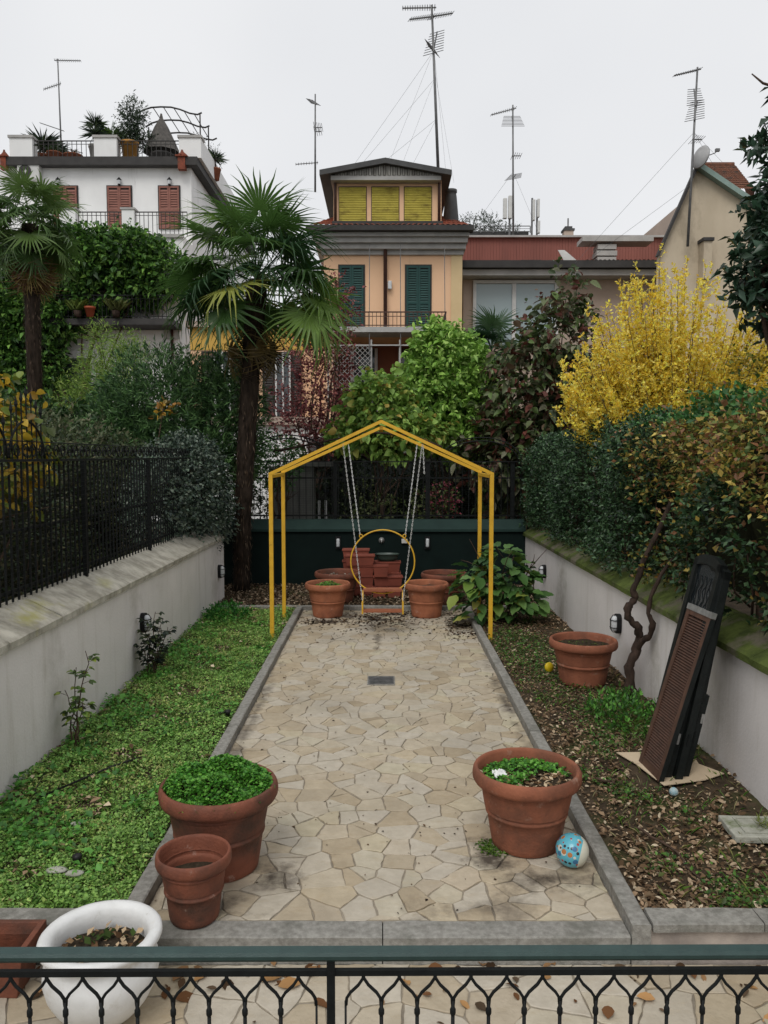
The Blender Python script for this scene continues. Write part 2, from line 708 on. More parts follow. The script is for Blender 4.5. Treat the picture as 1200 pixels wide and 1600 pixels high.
def inset(poly, d):
    out = poly
    n = len(poly)
    for i in range(n):
        p, q = poly[i], poly[(i + 1) % n]
        ex, ey = q[0] - p[0], q[1] - p[1]
        ln = math.hypot(ex, ey)
        if ln < 1e-6:
            continue
        a, b = ey / ln, -ex / ln
        out = clip(out, a, b, a * p[0] + b * p[1] - d)
        if len(out) < 3:
            return []
    return out


def stone_geo(poly, z0):
    """chipped outline, chamfered rim, slightly uneven top."""
    pts = []
    n = len(poly)
    for i in range(n):
        p, q = poly[i], poly[(i + 1) % n]
        pts.append((p[0] + random.uniform(-.004, .004), p[1] + random.uniform(-.004, .004)))
        ln = math.hypot(q[0] - p[0], q[1] - p[1])
        m_ = int(ln / .055)
        for s_ in range(m_):
            k = (s_ + 1) / (m_ + 1) + random.uniform(-.1, .1) / (m_ + 1)
            o = random.uniform(-.0045, .0065)
            pts.append((p[0] + (q[0] - p[0]) * k - (q[1] - p[1]) / ln * o, p[1] + (q[1] - p[1]) * k + (q[0] - p[0]) / ln * o))
    c = centroid(pts)
    n = len(pts)
    h = random.uniform(.005, .012)
    tx, ty = random.uniform(-.018, .018), random.uniform(-.018, .018)
    vs = []
    for (f, zz) in ((1.0, -.015), (1.0, h - .003), (.965, h)):
        for p in pts:
            x, y = (p[0] - c[0]) * f, (p[1] - c[1]) * f
            vs.append((x, y, zz + (x * tx + y * ty if zz > 0 else 0)))
    fs = [tuple(range(2 * n, 3 * n))]
    for k in (0, 1):
        for i in range(n):
            j = (i + 1) % n
            fs.append((k * n + i, k * n + j, (k + 1) * n + j, (k + 1) * n + i))
    return vs, fs, (c[0], c[1], z0)


STONE_TONES = ['#ffffff', '#fbf8f2', '#fdfaf5', '#f5efe6', '#f8f4ec', '#efe8dc', '#fbf4e6', '#e8dfd0', '#f6f5f3']


def paving(parent, x0, x1, y0, y1, z, size, limit):
    cl = [inset(p, random.uniform(.0024, .0058)) for p in cells(x0, x1, y0, y1, size)]
    cl = [p for p in cl if len(p) >= 3 and area(p) > .002]
    cl.sort(key=lambda p: -area(p) / centroid(p)[1] ** 2.2)
    rest = MB()
    rc = []
    for i, p in enumerate(cl):
        vs, fs, c = stone_geo(p, z)
        tone = pick(STONE_TONES, 1, var=.045)[0]
        if i < limit:
            mb = MB().add(vs, fs)
            mb.build('flagstone', m_stone, parent, col=np.tile(tone, (len(vs), 1)), loc=c)
        else:
            rest.add([(v[0] + c[0], v[1] + c[1], v[2] + c[2]) for v in vs], fs)
            rc += [tone] * len(vs)
    if rest.v:
        o = rest.build('far_flagstones', m_stone, parent, col=np.array(rc))
        o['kind'] = 'stuff'


PX0, PX1, PY0, PY1 = -1.41, 1.385, 4.43, 13.70
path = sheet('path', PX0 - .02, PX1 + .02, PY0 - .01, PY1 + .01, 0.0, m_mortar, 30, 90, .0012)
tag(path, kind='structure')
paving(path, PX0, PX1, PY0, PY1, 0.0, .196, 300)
terrace = sheet('terrace', -4.5, 4.5, 1.2, 4.27, -.155, m_mortar, 20, 20, .001)
tag(terrace, kind='structure')
paving(terrace, -2.5, 2.5, 2.9, 4.262, -.155, .29, 160)

# ---- planting beds (soil)
bed_l = tag(sheet('planting_bed_left', -2.98, -1.50, 4.38, 13.72, .035, m_soil, 26, 150, .012), kind='structure')
bed_r = tag(sheet('planting_bed_right', 1.49, 2.92, 4.38, 13.72, .035, m_soil, 26, 150, .014), kind='structure')
bed_b = tag(sheet('planting_bed_back', -3.9, 2.95, 13.78, 16.25, .04, m_soil, 90, 34, .016), kind='structure')
neigh_l = tag(sheet('neighbour_ground_left', -14, -3.3, 3, 26, .25, m_soil, 40, 60, .03), kind='structure')
neigh_b = tag(sheet('neighbour_ground_back', -3.2, 14, 16.5, 34, .45, m_soil, 50, 40, .03), kind='structure')
neigh_r = tag(sheet('neighbour_ground_right', 3.15, 14, 3, 16.4, .5, m_soil, 40, 50, .03), kind='structure')


# ---- kerbs: separate stones under one structure
def kerb_run(name, p, q, w, z0, z1, seg=1.0):
    root = tag(empty(name, (p[0], p[1], 0)), kind='structure')
    dx, dy = q[0] - p[0], q[1] - p[1]
    ln = math.hypot(dx, dy)
    n = max(1, round(ln / seg))
    ang = math.atan2(dy, dx)
    for i in range(n):
        a, b = ln * i / n + .003, ln * (i + 1) / n - .003
        mb = MB()
        sub = max(2, int((b - a) / .16))
        prev = None
        for k in range(sub + 1):
            t = a + (b - a) * k / sub
            j = [random.uniform(-.003, .003) for _ in range(4)]
            ring = [(t, -w / 2 + j[0], z0), (t, w / 2 + j[1], z0), (t, w / 2 + j[1], z1 - .007), (t, w / 2 - .010 + j[1], z1 + j[2]),
                    (t, -w / 2 + .010 + j[0], z1 + j[3]), (t, -w / 2 + j[0], z1 - .007)]
            k0 = len(mb.v)
            mb.v += ring
            if prev is not None:
                for s in range(6):
                    s2 = (s + 1) % 6
                    mb.f.append((prev + s, prev + s2, k0 + s2, k0 + s))
            else:
                mb.f.append(tuple(range(k0, k0 + 6)))
            prev = k0
        mb.f.append(tuple(reversed(range(prev, prev + 6))))
        o = mb.build('kerb_stone', m_kerb, root, rot=(0, 0, ang))
        fix_normals(o)
    return root


kerb_run('kerb_left', (-1.465, 4.45), (-1.475, 13.66), .105, -.05, .085)
kerb_run('kerb_right', (1.44, 4.25), (1.445, 13.66), .105, -.15, .09)
kerb_run('kerb_front', (-1.40, 4.345), (1.385, 4.345), .165, -.15, .012, 1.4)
kerb_run('kerb_front_left', (-4.0, 4.34), (-1.41, 4.34), .165, .035, .092, .9)
kerb_run('kerb_front_right', (1.5, 4.335), (4.0, 4.335), .165, .045, .095, .62)
kerb_run('kerb_back', (-2.96, 13.73), (2.9, 13.73), .10, -.05, .085, 1.3)
fw = MB().box(-4.0, -1.41, 4.30, 4.40, -.2, .034).build('front_wall_left', m_kerb)
tag(fw, 'low dark grey kerb wall under the left lawn edge, behind the white urn', 'wall')
fw = MB().box(1.5, 4.0, 4.285, 4.40, -.2, .043).build('front_wall_right', m_front_wall)
tag(fw, 'low pinkish rendered wall under the right bed kerb, by the railing', 'wall')


# ---- side walls with sloped coping stones
def side_wall(name, sx, xin, xout, zt, zback, y0, y1, m_cope, label, seg):
    root = thing(name, label, 'wall', (sx * (xin + xout) / 2, y0, 0))
    px = root.location
    xs = sorted((sx * xin, sx * xout))
    MB().box(xs[0] - px[0], xs[1] - px[0], 0, y1 - y0, -.2, zt - .012).build('wall_face', m_plaster, root)
    y = y0
    while y < y1 - .05:
        ln = min(seg * random.uniform(.85, 1.15), y1 - y)
        mb = MB()
        j = random.uniform(-.006, .006)
        prof = [(xin - .055, zt), (xin - .055 + j, zt + .055), (xin - .03, zt + .075), (xout - .05, zback + j), (xout + .05, zback), (xout + .05, zt)]
        n = max(2, int(ln / .15))
        for k in range(n + 1):
            t = (y - y0) + .003 + (ln - .006) * k / n
            for (x, z) in prof:
                mb.v.append((sx * x - px[0] + random.uniform(-.003, .003), t, z + random.uniform(-.003, .003)))
        for k in range(n):
            for s in range(6):
                s2 = (s + 1) % 6
                mb.f.append((k * 6 + s, k * 6 + s2, (k + 1) * 6 + s2, (k + 1) * 6 + s))
        mb.f.append(tuple(range(6)))
        mb.f.append(tuple(range(n * 6, n * 6 + 6)))
        o = mb.build('coping_stone', m_cope, root)
        fix_normals(o)
        y += ln
    return root


side_wall('garden_wall', -1, 2.97, 3.30, 1.185, 1.41, 3.0, 14.62, m_cope_l,
          'long pale garden wall with grey weathered sloping coping along the green lawn', 1.15)
side_wall('garden_wall', 1, 2.90, 3.18, 1.075, 1.29, 3.0, 16.2, m_cope_r,
          'long pale garden wall with green mossy coping under the hedge', 1.0)
rw = thing('rear_wall', 'low dark green painted wall behind the swing and terracotta planters', 'wall', (0, 16.2, 0))
MB().box(-3.9, 2.9, 0, .28, -.1, 1.15).build('wall_face', m_green_wall, rw)
mb = MB()
mb.prism([(-3.9, -.05, 1.15), (-3.9, -.05, 1.20), (-3.9, .16, 1.385), (-3.9, .33, 1.385), (-3.9, .33, 1.15)], (6.8, 0, 0))
fix_normals(mb.build('coping', m_green_cap, rw))

# ---- railing in front of the camera side terrace
rail = thing('railing', 'dark green iron railing with wavy pickets across the foot of the view', 'railing', (0, 2.66, -.15), R(.35))
RZ = .15
mb = MB()
prof = [(-.024, .955), (-.026, .968), (-.020, .979), (.020, .979), (.026, .968), (.024, .955), (.014, .943), (-.014, .943)]
mb.prism([(-2.6, y, z + RZ) for (y, z) in prof], (5.2, 0, 0))
fix_normals(mb.build('handrail', m_rail, rail))
mb = MB().box(-2.6, 2.6, -.009, .009, .886 + RZ, .906 + RZ)
mb.build('upper_bar', m_iron, rail)
MB().box(-2.6, 2.6, -.009, .009, .08, .10).build('lower_bar', m_iron, rail)
SP = .1257
post_me = MB().box(-.014, .014, -.0145, .0145, 0, .9425 + RZ).mesh('post', m_iron)
XP = -.186
for px in (XP, XP + 2.05, XP - 2.05):
    link('post', post_me, rail, (px, 0, 0))


def arm(mb, x, s):
    zz = RZ
    mb.tube([(x + s * SP / 2, 0, .890 + zz), (x + s * (SP / 2 - .002), 0, .872 + zz), (x + s * SP * .36, 0, .848 + zz), (x + s * SP * .13, 0, .820 + zz),
             (x + s * .004, 0, .800 + zz), (x + s * .002, 0, .775 + zz)], .0058, 6)


def picket_me(sides):
    mb = MB()
    for s in sides:
        arm(mb, 0, s)
    mb.tube([(0, 0, .79 + RZ), (0, 0, .10)], .0068 if len(sides) > 1 else .004, 6)
    return mb.mesh('picket', m_iron, True)


pk2, pkl, pkr = picket_me((-1, 1)), picket_me((-1,)), picket_me((1,))
collar = MB().lathe([(.007, .765 + RZ), (.0105, .758 + RZ), (.0105, .742 + RZ), (.007, .735 + RZ)], 8).mesh('collar', m_iron, True)
nodes_r = [XP + .114 + SP * i for i in range(17)]
nodes_l = [XP - .114 - SP * i for i in range(17)]
for nodes, sg in ((nodes_r, 1), (nodes_l, -1)):
    o = link('picket', pkr if sg > 0 else pkl, rail, (nodes[0] - sg * SP / 2, 0, 0))
    for i in range(len(nodes) - 1):
        xm = (nodes[i] + nodes[i + 1]) / 2
        if abs(abs(xm - XP) - 2.05) < .05:
            continue
        o = link('picket', pk2, rail, (xm, 0, 0))
        link('collar', collar, o)

# ================================================================== GARDEN OBJECTS
m_terra = mat('terracotta', (.32, .118, .066), (.22, .080, .046), 4, .82, .4, 60, .2, c3=(.10, .050, .034), s3=2.4, t3=(.48, .72), c4=(.44, .31, .24), s4=6, t4=(.58, .80))
m_terra_d = mat('terracotta_wet', (.22, .074, .042), (.145, .050, .030), 4, .7, .4, 60, .3, c3=(.07, .036, .025), s3=3.0, t3=(.46, .68), c4=(.40, .31, .26), s4=8, t4=(.62, .76))
m_terra_b = mat('terracotta_orange', (.44, .165, .085), (.32, .115, .062), 4, .82, .4, 60, .2, c3=(.16, .07, .045), s3=2.8, t3=(.50, .74), c4=(.52, .38, .30), s4=6, t4=(.58, .80))
m_planter = mat('planter_plastic', (.24, .062, .038), (.19, .05, .032), 5, .6, .1, 60, .3)
m_potsoil = mat('pot_soil', (.06, .045, .03), (.03, .024, .016), 22, .95, .9, 70, .1)
m_white_pot = mat('white_glaze', (.74, .74, .73), (.64, .64, .625), 6, .5, .5, 14, .35, c3=(.46, .42, .34), s3=3.2, t3=(.56, .76), c4=(.40, .37, .32), s4=9, t4=(.62, .74))
m_yellow = mat('yellow_paint', (.70, .41, .03), (.60, .34, .024), 8, .45, .15, 60, .4, c3=(.30, .14, .02), s3=7, t3=(.64, .74))
m_chain = mat('chain_zinc', (.80, .80, .78), (.66, .66, .65), 30, .4, 0, 60, .5, .2)
m_seat = mat('seat_wood', (.36, .125, .06), (.25, .085, .045), 12, .6, .3, 90, .3, stretch=(1, 8, 8))
m_black = mat('black_metal', (.010, .010, .011), (.006, .006, .007), 20, .55, .1, 100, .25)
m_lampglass = mat('lamp_glass', (.60, .62, .63), (.52, .54, .55), 12, .25, 0, 60, .5)
m_shut_br = mat('brown_slats', (.105, .052, .034), (.065, .034, .023), 14, .55, .2, 80, .4)
m_leadgreen = mat('dark_green_door', (.012, .015, .0145), (.007, .009, .0085), 10, .5, .2, 80, .25, c3=(.09, .10, .09), s3=14, t3=(.74, .82))
m_steel = mat('bare_steel', (.42, .42, .41), (.28, .28, .27), 18, .4, .1, 80, .5, .6)
m_card = mat('cardboard', (.60, .48, .34), (.54, .43, .30), 3, .9, .1, 60, .1)
m_slab = mat('concrete_slab', (.42, .42, .36), (.30, .30, .25), 9, .9, .5, 80, .2, c3=(.12, .15, .06), s3=4, t3=(.54, .70))
m_bark = mat('bark', (.065, .042, .032), (.025, .018, .014), 16, .9, 1.0, 50, .15, stretch=(1, 1, .35))
m_twig = mat('twig', (.10, .065, .045), (.055, .036, .026), 14, .85, .4, 60, .2)
m_grate = mat('iron_grate', (.14, .14, .14), (.07, .07, .07), 14, .7, .5, 120, .3, .2)
m_leaf = leafmat('leaf', .48, .25, .35)
m_leaf_matt = leafmat('leaf_matt', .7, .2, .2)
m_leaf_gloss = leafmat('leaf_glossy', .36, .15, .38)
m_litter = leafmat('dry_leaf', .85, .08, .1)
m_paper = mat('paper', (.80, .80, .79), (.70, .70, .69), 20, .8, .3, 60)
m_hose = mat('hose_black', (.02, .02, .02), (.012, .012, .012), 10, .5, 0, 60)


def scatter(name, x0, x1, y0, y1, zf, n, ln, wd, cols, m, weights=None, flat=.35, mask=None, parent=None, ypow=1.0, up=0.0, fold=.25, big=False, spread=.28, droop=0.0):
    """leaf-like bits lying about on an area; nearer ground gets more of them."""
    X = RNG.uniform(x0, x1, n)
    Y = y0 + (y1 - y0) * RNG.random(n) ** ypow
    if mask is not None:
        k = mask(X, Y)
        X, Y = X[k], Y[k]
    n = len(X)
    Z = zf(X, Y) if callable(zf) else np.full(n, zf)
    P = np.stack([X, Y, Z], 1)
    th = RNG.uniform(0, 6.283, n)
    D = np.stack([np.cos(th), np.sin(th), RNG.normal(up, flat, n)], 1)
    N = np.stack([RNG.normal(0, flat, n), RNG.normal(0, flat, n), np.ones(n)], 1)
    s = np.exp(RNG.normal(-.04, spread, n)).clip(.35, 2.2)
    return leaves(name, P, D, N, ln * s, wd * s * RNG.uniform(.7, 1.3, n), pick(cols, n, weights), m, parent, fold=fold, big=big, droop=droop)


# ---------------------------------------------------------------- terracotta pots
def pot_profile(rr, h, rb):
    def body(t):
        return rb + (rr * .86 - rb) * t
    p = [(0.0, .004), (rb * .93, .0), (rb, .012)]
    for t in (.08, .2, .32, .42):
        p.append((body(t), h * t))
    p += [(body(.44) + .010, h * .435), (body(.45) + .010, h * .46), (body(.47), h * .475)]
    for t in (.55, .66, .72):
        p.append((body(t), h * t))
    p += [(body(.73) + .014, h * .735), (body(.76) + .014, h * .765), (body(.78), h * .78),
          (rr * .90, h * .795), (rr * .965, h * .82), (rr * .995, h * .86), (rr, h * .91), (rr * .992, h * .955), (rr * .97, h * .985), (rr * .94, h),
          (rr * .905, h * .99), (rr * .885, h * .96), (rr * .87, h * .88), (rr * .80, h * .60), (rr * .77, h * .50)]
    return p


def pot(loc, rr, h, rb, label, m=None, soil=.80, rz=0.0, group=None, tilt=(0, 0)):
    t = thing('terracotta_pot', label, 'flower pot', loc, rz, group)
    t.rotation_euler = (tilt[0], tilt[1], rz)
    MB().lathe(pot_profile(rr, h, rb), 48, jit=.0012).build('pot_body', m or m_terra, t, True)
    rs = rr * (.77 + .10 * max(0, (soil - .5) / .38))
    mb = MB()
    rings = 7
    for i in range(rings + 1):
        for j in range(28):
            a = 6.2832 * j / 28
            mb.v.append((rs * i / rings * math.cos(a), rs * i / rings * math.sin(a), h * soil + random.uniform(-.008, .008)))
    for i in range(rings):
        for j in range(28):
            k = (j + 1) % 28
            mb.f.append((i * 28 + j, (i + 1) * 28 + j, (i + 1) * 28 + k, i * 28 + k))
    mb.build('soil', m_potsoil, t, True)
    return t, rs, h * soil


def pot_plants(t, rs, z, n, ln, wd, cols, dome=0.0, m=None, name='foliage', flat=.4, k=None, up=.2):
    a = RNG.uniform(0, 6.2832, n)
    r = rs * np.sqrt(RNG.random(n))
    P = np.stack([r * np.cos(a), r * np.sin(a), z + dome * (1 - (r / rs) ** 3) + RNG.uniform(0, .02, n)], 1)
    P[:, 2] += dome * .28 * (np.sin(P[:, 0] * 19 + 1) + np.sin(P[:, 1] * 23 + P[:, 0] * 9)) * (1 - (r / rs) ** 4)
    if k is not None:
        P = P[k(P)]
    n = len(P)
    th = RNG.uniform(0, 6.2832, n)
    D = np.stack([np.cos(th), np.sin(th), RNG.normal(up, flat, n)], 1)
    N = np.stack([RNG.normal(0, .4, n), RNG.normal(0, .4, n), np.ones(n)], 1)
    s = RNG.uniform(.6, 1.3, n)
    return leaves(name, P, D, N, ln * s, wd * s, pick(cols, n), m or m_leaf, t)


GREEN_C = ['#4f8a2c', '#3f7a26', '#5f9a36', '#35641f', '#71a844']
# large pot, front left: mounded clover
t, rs, z = pot((-1.08, 5.05, .006), .385, .57, .25, 'large terracotta pot overflowing with bright green clover, left of the path', m_terra_d, .86)
pot_plants(t, rs * 1.10, z + .03, 6500, .024, .022, GREEN_C, dome=.115, name='clover')
# small empty pot in front of it
t, rs, z = pot((-1.105, 4.455, .016), .218, .40, .140, 'small empty terracotta pot standing in front of the clover pot', m_terra_d, .62)
# large pot, front right
t, rs, z = pot((.99, 5.36, .006), .375, .55, .235, 'large terracotta pot with weeds and a crumpled white tissue, beside the ball', m_terra, .84)
pot_plants(t, rs * .96, z, 1500, .03, .024, GREEN_C, dome=.035, name='weeds', k=lambda P: (P[:, 1] > -.10 + .15 * np.sin(P[:, 0] * 9)) | (P[:, 0] < -.12))
pot_plants(t, rs * .96, z + .01, 420, .045, .022, ['#8d7458', '#6b543c', '#a99478', '#c0ad90'], m=m_litter, name='dry_leaves', flat=.3, up=0,
           k=lambda P: P[:, 1] < .04)
mb = MB()
for i in range(9):
    for j in range(9):
        mb.v.append((-.235 + .011 * i + random.uniform(-.006, .006), -.07 + .012 * j + random.uniform(-.006, .006),
                     z + .035 + random.uniform(-.012, .02) + .03 * math.exp(-((i - 4) ** 2 + (j - 4) ** 2) / 10)))
mb.f = [(i * 9 + j, i * 9 + j + 1, (i + 1) * 9 + j + 1, (i + 1) * 9 + j) for i in range(8) for j in range(8)]
o = mb.build('crumpled_tissue', m_paper, None, loc=(.99, 5.36, .006))
tag(o, 'crumpled white tissue lying on the weeds in the large front pot', 'tissue')
# pot in the right bed
t, rs, z = pot((2.33, 9.15, .04), .395, .53, .26, 'wide terracotta pot standing in the right bed by the vine trunk', m_terra, .83)
pot_plants(t, rs * .95, z - .01, 260, .022, .018, ['#4c5a24', '#5d6a2c', '#3c4a1c'], name='moss')
# pots at the end of the path
t, rs, z = pot((-.945, 13.22, .004), .385, .575, .245, 'terracotta pot with green sprouts, front left of the planter stack', m_terra_b, .86)
pot_plants(t, rs * .7, z, 500, .03, .02, GREEN_C, dome=.05, name='sprouts')
t, rs, z = pot((-.84, 14.28, .04), .42, .57, .27, 'wide terracotta pot behind the sprouting pot, left of the planter stack', m_terra_d, .82)
pot_plants(t, rs * .9, z, 120, .05, .03, ['#8d8a80', '#a9a498', '#6b665a'], m=m_litter, name='pale_leaves')
pot((.715, 13.22, .004), .375, .575, .245, 'terracotta pot right of the swing seat at the path end', m_terra_b, .84)
pot((1.08, 14.15, .04), .42, .57, .27, 'terracotta pot behind the right swing pot, beside the hydrangea', m_terra_d, .84)

# ---------------------------------------------------------------- white urn and red trough on the terrace
u = thing('white_urn', 'round white glazed urn with dark soil behind the railing', 'urn', (-1.435, 3.86, -.148))
u.scale = (.95, .95, .96)
prof = [(0, .0), (.125, .0), (.14, .010), (.195, .05), (.245, .11), (.28, .18), (.297, .25), (.292, .31), (.272, .35), (.266, .375), (.280, .398), (.303, .415), (.317, .432),
        (.316, .450), (.304, .463), (.283, .466), (.258, .458), (.243, .44), (.236, .40), (.245, .33), (.25, .28)]
MB().lathe(prof, 56, jit=.001).build('urn_body', m_white_pot, u, True)
mb = MB()
for i in range(7):
    for j in range(28):
        a = 6.2832 * j / 28
        mb.v.append((.25 * i / 6 * math.cos(a), .25 * i / 6 * math.sin(a), .335 + random.uniform(-.01, .01)))
mb.f = [(i * 28 + j, (i + 1) * 28 + j, (i + 1) * 28 + (j + 1) % 28, i * 28 + (j + 1) % 28) for i in range(6) for j in range(28)]
mb.build('soil', m_potsoil, u, True)
pot_plants(u, .2, .35, 130, .05, .03, ['#8d7458', '#5a4430', '#a99478', '#3a4a24', '#2c3a1c'], m=m_litter, name='dry_leaves', flat=.5)


def trough(name, parent, w, d, h, m, taper=.9):
    """open rectangular planter with a rolled rim."""
    mb = MB()
    lv = [(taper, 0), (1, h * .84), (1.05, h * .85), (1.05, h), (.97, h), (.93, h * .8), (taper * .9, h * .3)]
    for (s, z) in lv:
        a, b = w / 2 * s, d / 2 * (s if s <= 1 else 1 + (s - 1) * w / d)
        if s in (.97, .93):
            b = d / 2 - (1 - s) * w / 2
        mb.v += [(-a, -b, z), (a, -b, z), (a, b, z), (-a, b, z)]
    mb.f.append((3, 2, 1, 0))
    for k in range(len(lv) - 1):
        for i in range(4):
            j = (i + 1) % 4
            mb.f.append((k * 4 + i, k * 4 + j, (k + 1) * 4 + j, (k + 1) * 4 + i))
    k = (len(lv) - 1) * 4
    mb.f.append((k, k + 1, k + 2, k + 3))
    return bevel(mb.build(name, m, parent), .004, 2)


o = trough('planter_trough', None, .80, .24, .285, m_terra_d)
o.location = (-2.29, 4.09, -.148)
tag(o, 'long red planter trough half hidden behind the white urn', 'planter')

# stack of planters against the rear wall
PL = [  # x, y, z, w, d, h, label
    (-.46, 14.95, .05, .50, .22, .20, 'red planter box at the bottom left of the stack'),
    (-.44, 14.93, .245, .48, .22, .20, 'red planter box second from the bottom in the left stack'),
    (-.42, 14.95, .44, .46, .22, .20, 'red planter box third from the bottom in the left stack'),
    (-.46, 14.92, .635, .55, .23, .20, 'red planter box on top of the left stack, nearest the swing'),
    (-.52, 15.20, .05, .52, .22, .86, None),
    (-.085, 14.80, .05, .25, .24, .21, 'small square red planter at the bottom, just behind the swing seat'),
    (.185, 14.80, .05, .25, .24, .21, 'small square red planter at the bottom right of the stack'),
    (.07, 14.86, .26, .54, .24, .18, 'long red planter lying across the two small square planters'),
    (-.06, 14.78, .44, .27, .22, .22, 'small square red planter standing on the long planter'),
]
for (x, y, z, w, d, h, lab) in PL:
    if lab is None:
        continue
    o = trough('planter_box', None, w, d, h, m_planter)
    o.location = (x, y, z)
    o.rotation_euler = (0, 0, R(random.uniform(-4, 4)))
    tag(o, lab, 'planter', 'red planters stacked by the green wall')
for k in range(3):
    o = trough('planter_box', None, .50, .24, .22, m_planter)
    o.location = (.06, 15.16, .05 + .205 * k)
    tag(o, ['red planter at the back of the right stack, lowest of three', 'red planter at the back of the right stack, middle of three',
            'red planter at the back right of the stack, under the green oval bowl'][k], 'planter', 'red planters stacked by the green wall')
for k in range(4):
    o = trough('planter_box', None, .50, .22, .215, m_planter)
    o.location = (-.54, 15.22, .05 + .215 * k)
    tag(o, ['red planter behind the left stack, lowest of four', 'red planter behind the left stack, second of four', 'red planter behind the left stack, third of four',
            'red planter peeping out highest behind the left stack'][k], 'planter', 'red planters stacked by the green wall')
m_bowl = mat('green_glaze', (.05, .075, .06), (.035, .055, .045), 8, .35, 0, 60, .5)
mb = MB().lathe([(0, 0), (.14, 0), (.19, .06), (.205, .12), (.225, .125), (.225, .145), (.20, .145), (.18, .08), (0, .04)], 32)
o = mb.build('oval_bowl', m_bowl, None, True, loc=(.06, 15.14, .685))
o.scale = (1.05, .55, 1)
tag(o, 'dark green oval bowl on top of the red planter stack', 'bowl')

# ---------------------------------------------------------------- yellow swing
sw = thing('swing_frame', 'yellow house-shaped steel swing with a ring backrest and chains over the path end', 'swing', (-.04, 12.1, 0))
XL, XR, ZE, ZP, XC = -1.59, 1.59, 2.43, 3.19, 0.0
ZF = ZP
T = .056
for (y, lab) in ((-.68, 'front'), (.72, 'back')):
    for x in (XL, XR):
        MB().box(x - T / 2, x + T / 2, y - T / 2, y + T / 2, .02, ZE).build('post', m_yellow, sw)
    ZP = ZF if lab == 'front' else ZF - .035
    for sx, x in ((-1, XL), (1, XR)):
        mb = MB()
        mb.prism([(x - sx * -T / 2, y - T / 2, ZE - .002), (x - sx * T / 2, y - T / 2, ZE - .002), (XC, y - T / 2, ZP - .026), (XC, y - T / 2, ZP + .024), (x + sx * T / 2, y - T / 2, ZE + .024)],
                 (0, T, 0))
        fix_normals(mb.build('rafter', m_yellow, sw))
for x in (XL, XR):
    MB().box(x - .024, x + .024, -.65, .69, ZE - .052, ZE - .004).build('eaves_bar', m_yellow, sw)
MB().box(-.024, .024, -.65, .69, ZP - .08, ZP - .035).build('ridge_bar', m_yellow, sw)
ring_c, ring_r = (.02, .12, 1.06), .495
mb = MB()
mb.tube([(ring_c[0] + ring_r * math.cos(a), ring_c[1], ring_c[2] + ring_r * math.sin(a)) for a in np.linspace(0, 2 * math.pi, 64, endpoint=False)], .0115, 8, closed=True)
mb.build('ring', m_yellow, sw, True)
for s in (-1, 1):
    a = R(90 - s * 40)
    p = (ring_c[0] + (ring_r + .028) * math.cos(a), ring_c[1], ring_c[2] + (ring_r + .028) * math.sin(a))
    MB().tube([(p[0] + .024 * math.cos(b), p[1], p[2] + .024 * math.sin(b)) for b in np.linspace(0, 6.283, 14, endpoint=False)], .007, 6, closed=True).build('lug', m_yellow, sw, True)
MB().box(-.28, .32, -.02, .16, .615, .65).build('seat', m_seat, sw)
MB().box(-.27, .31, -.30, -.14, .345, .375).build('footboard', m_seat, sw)
for x in (-.285, .325):
    MB().box(x - .012, x + .012, -.27, -.17, .315, .50).build('bracket', m_yellow, sw)
    MB().beam((x, -.17, .335), (x, .02, .63), .016).build('strut', m_yellow, sw)


def chain(name, parent, p, q, m, pitch=.034, sag=0.0):
    p, q = np.array(p, float), np.array(q, float)
    ln = np.linalg.norm(q - p)
    n = int(ln / pitch)
    d = (q - p) / ln
    a = np.cross(d, [0, 1, 0])
    a /= np.linalg.norm(a)
    b = np.cross(d, a)
    mb = MB()
    for i in range(n):
        c = p + d * (ln * (i + .5) / n)
        c = c - np.array([0, 0, sag * 4 * (i / n) * (1 - i / n)])
        s = a if i % 2 else b
        pts = []
        for k in range(8):
            th = 6.2832 * k / 8
            pts.append(c + d * (pitch * .68 * math.cos(th)) + s * (.0085 * math.sin(th)))
        mb.tube(pts, .0031, 4, closed=True)
    o = mb.build(name, m, parent, True)
    o['kind'] = 'stuff'
    return o


def raft_z(x):
    return ZE + (ZP - ZE) * (1 - abs(x) / 1.59) - .03


for s in (-1, 1):
    a = R(90 - s * 40)
    lug = (ring_c[0] + (ring_r + .05) * math.cos(a), ring_c[1], ring_c[2] + (ring_r + .05) * math.sin(a))
    chain('chain', sw, (s * .55 + .02, .68, raft_z(.55)), lug, m_chain)
    chain('chain', sw, (s * .57 + .02, -.64, raft_z(.57)), (s * .305 + .02, -.22, .50), m_chain)
    if s > 0:
        chain('chain', sw, (s * .58 + .02, -.66, raft_z(.58)), (s * .60 + .02, -.665, raft_z(.58) - .42), m_chain)

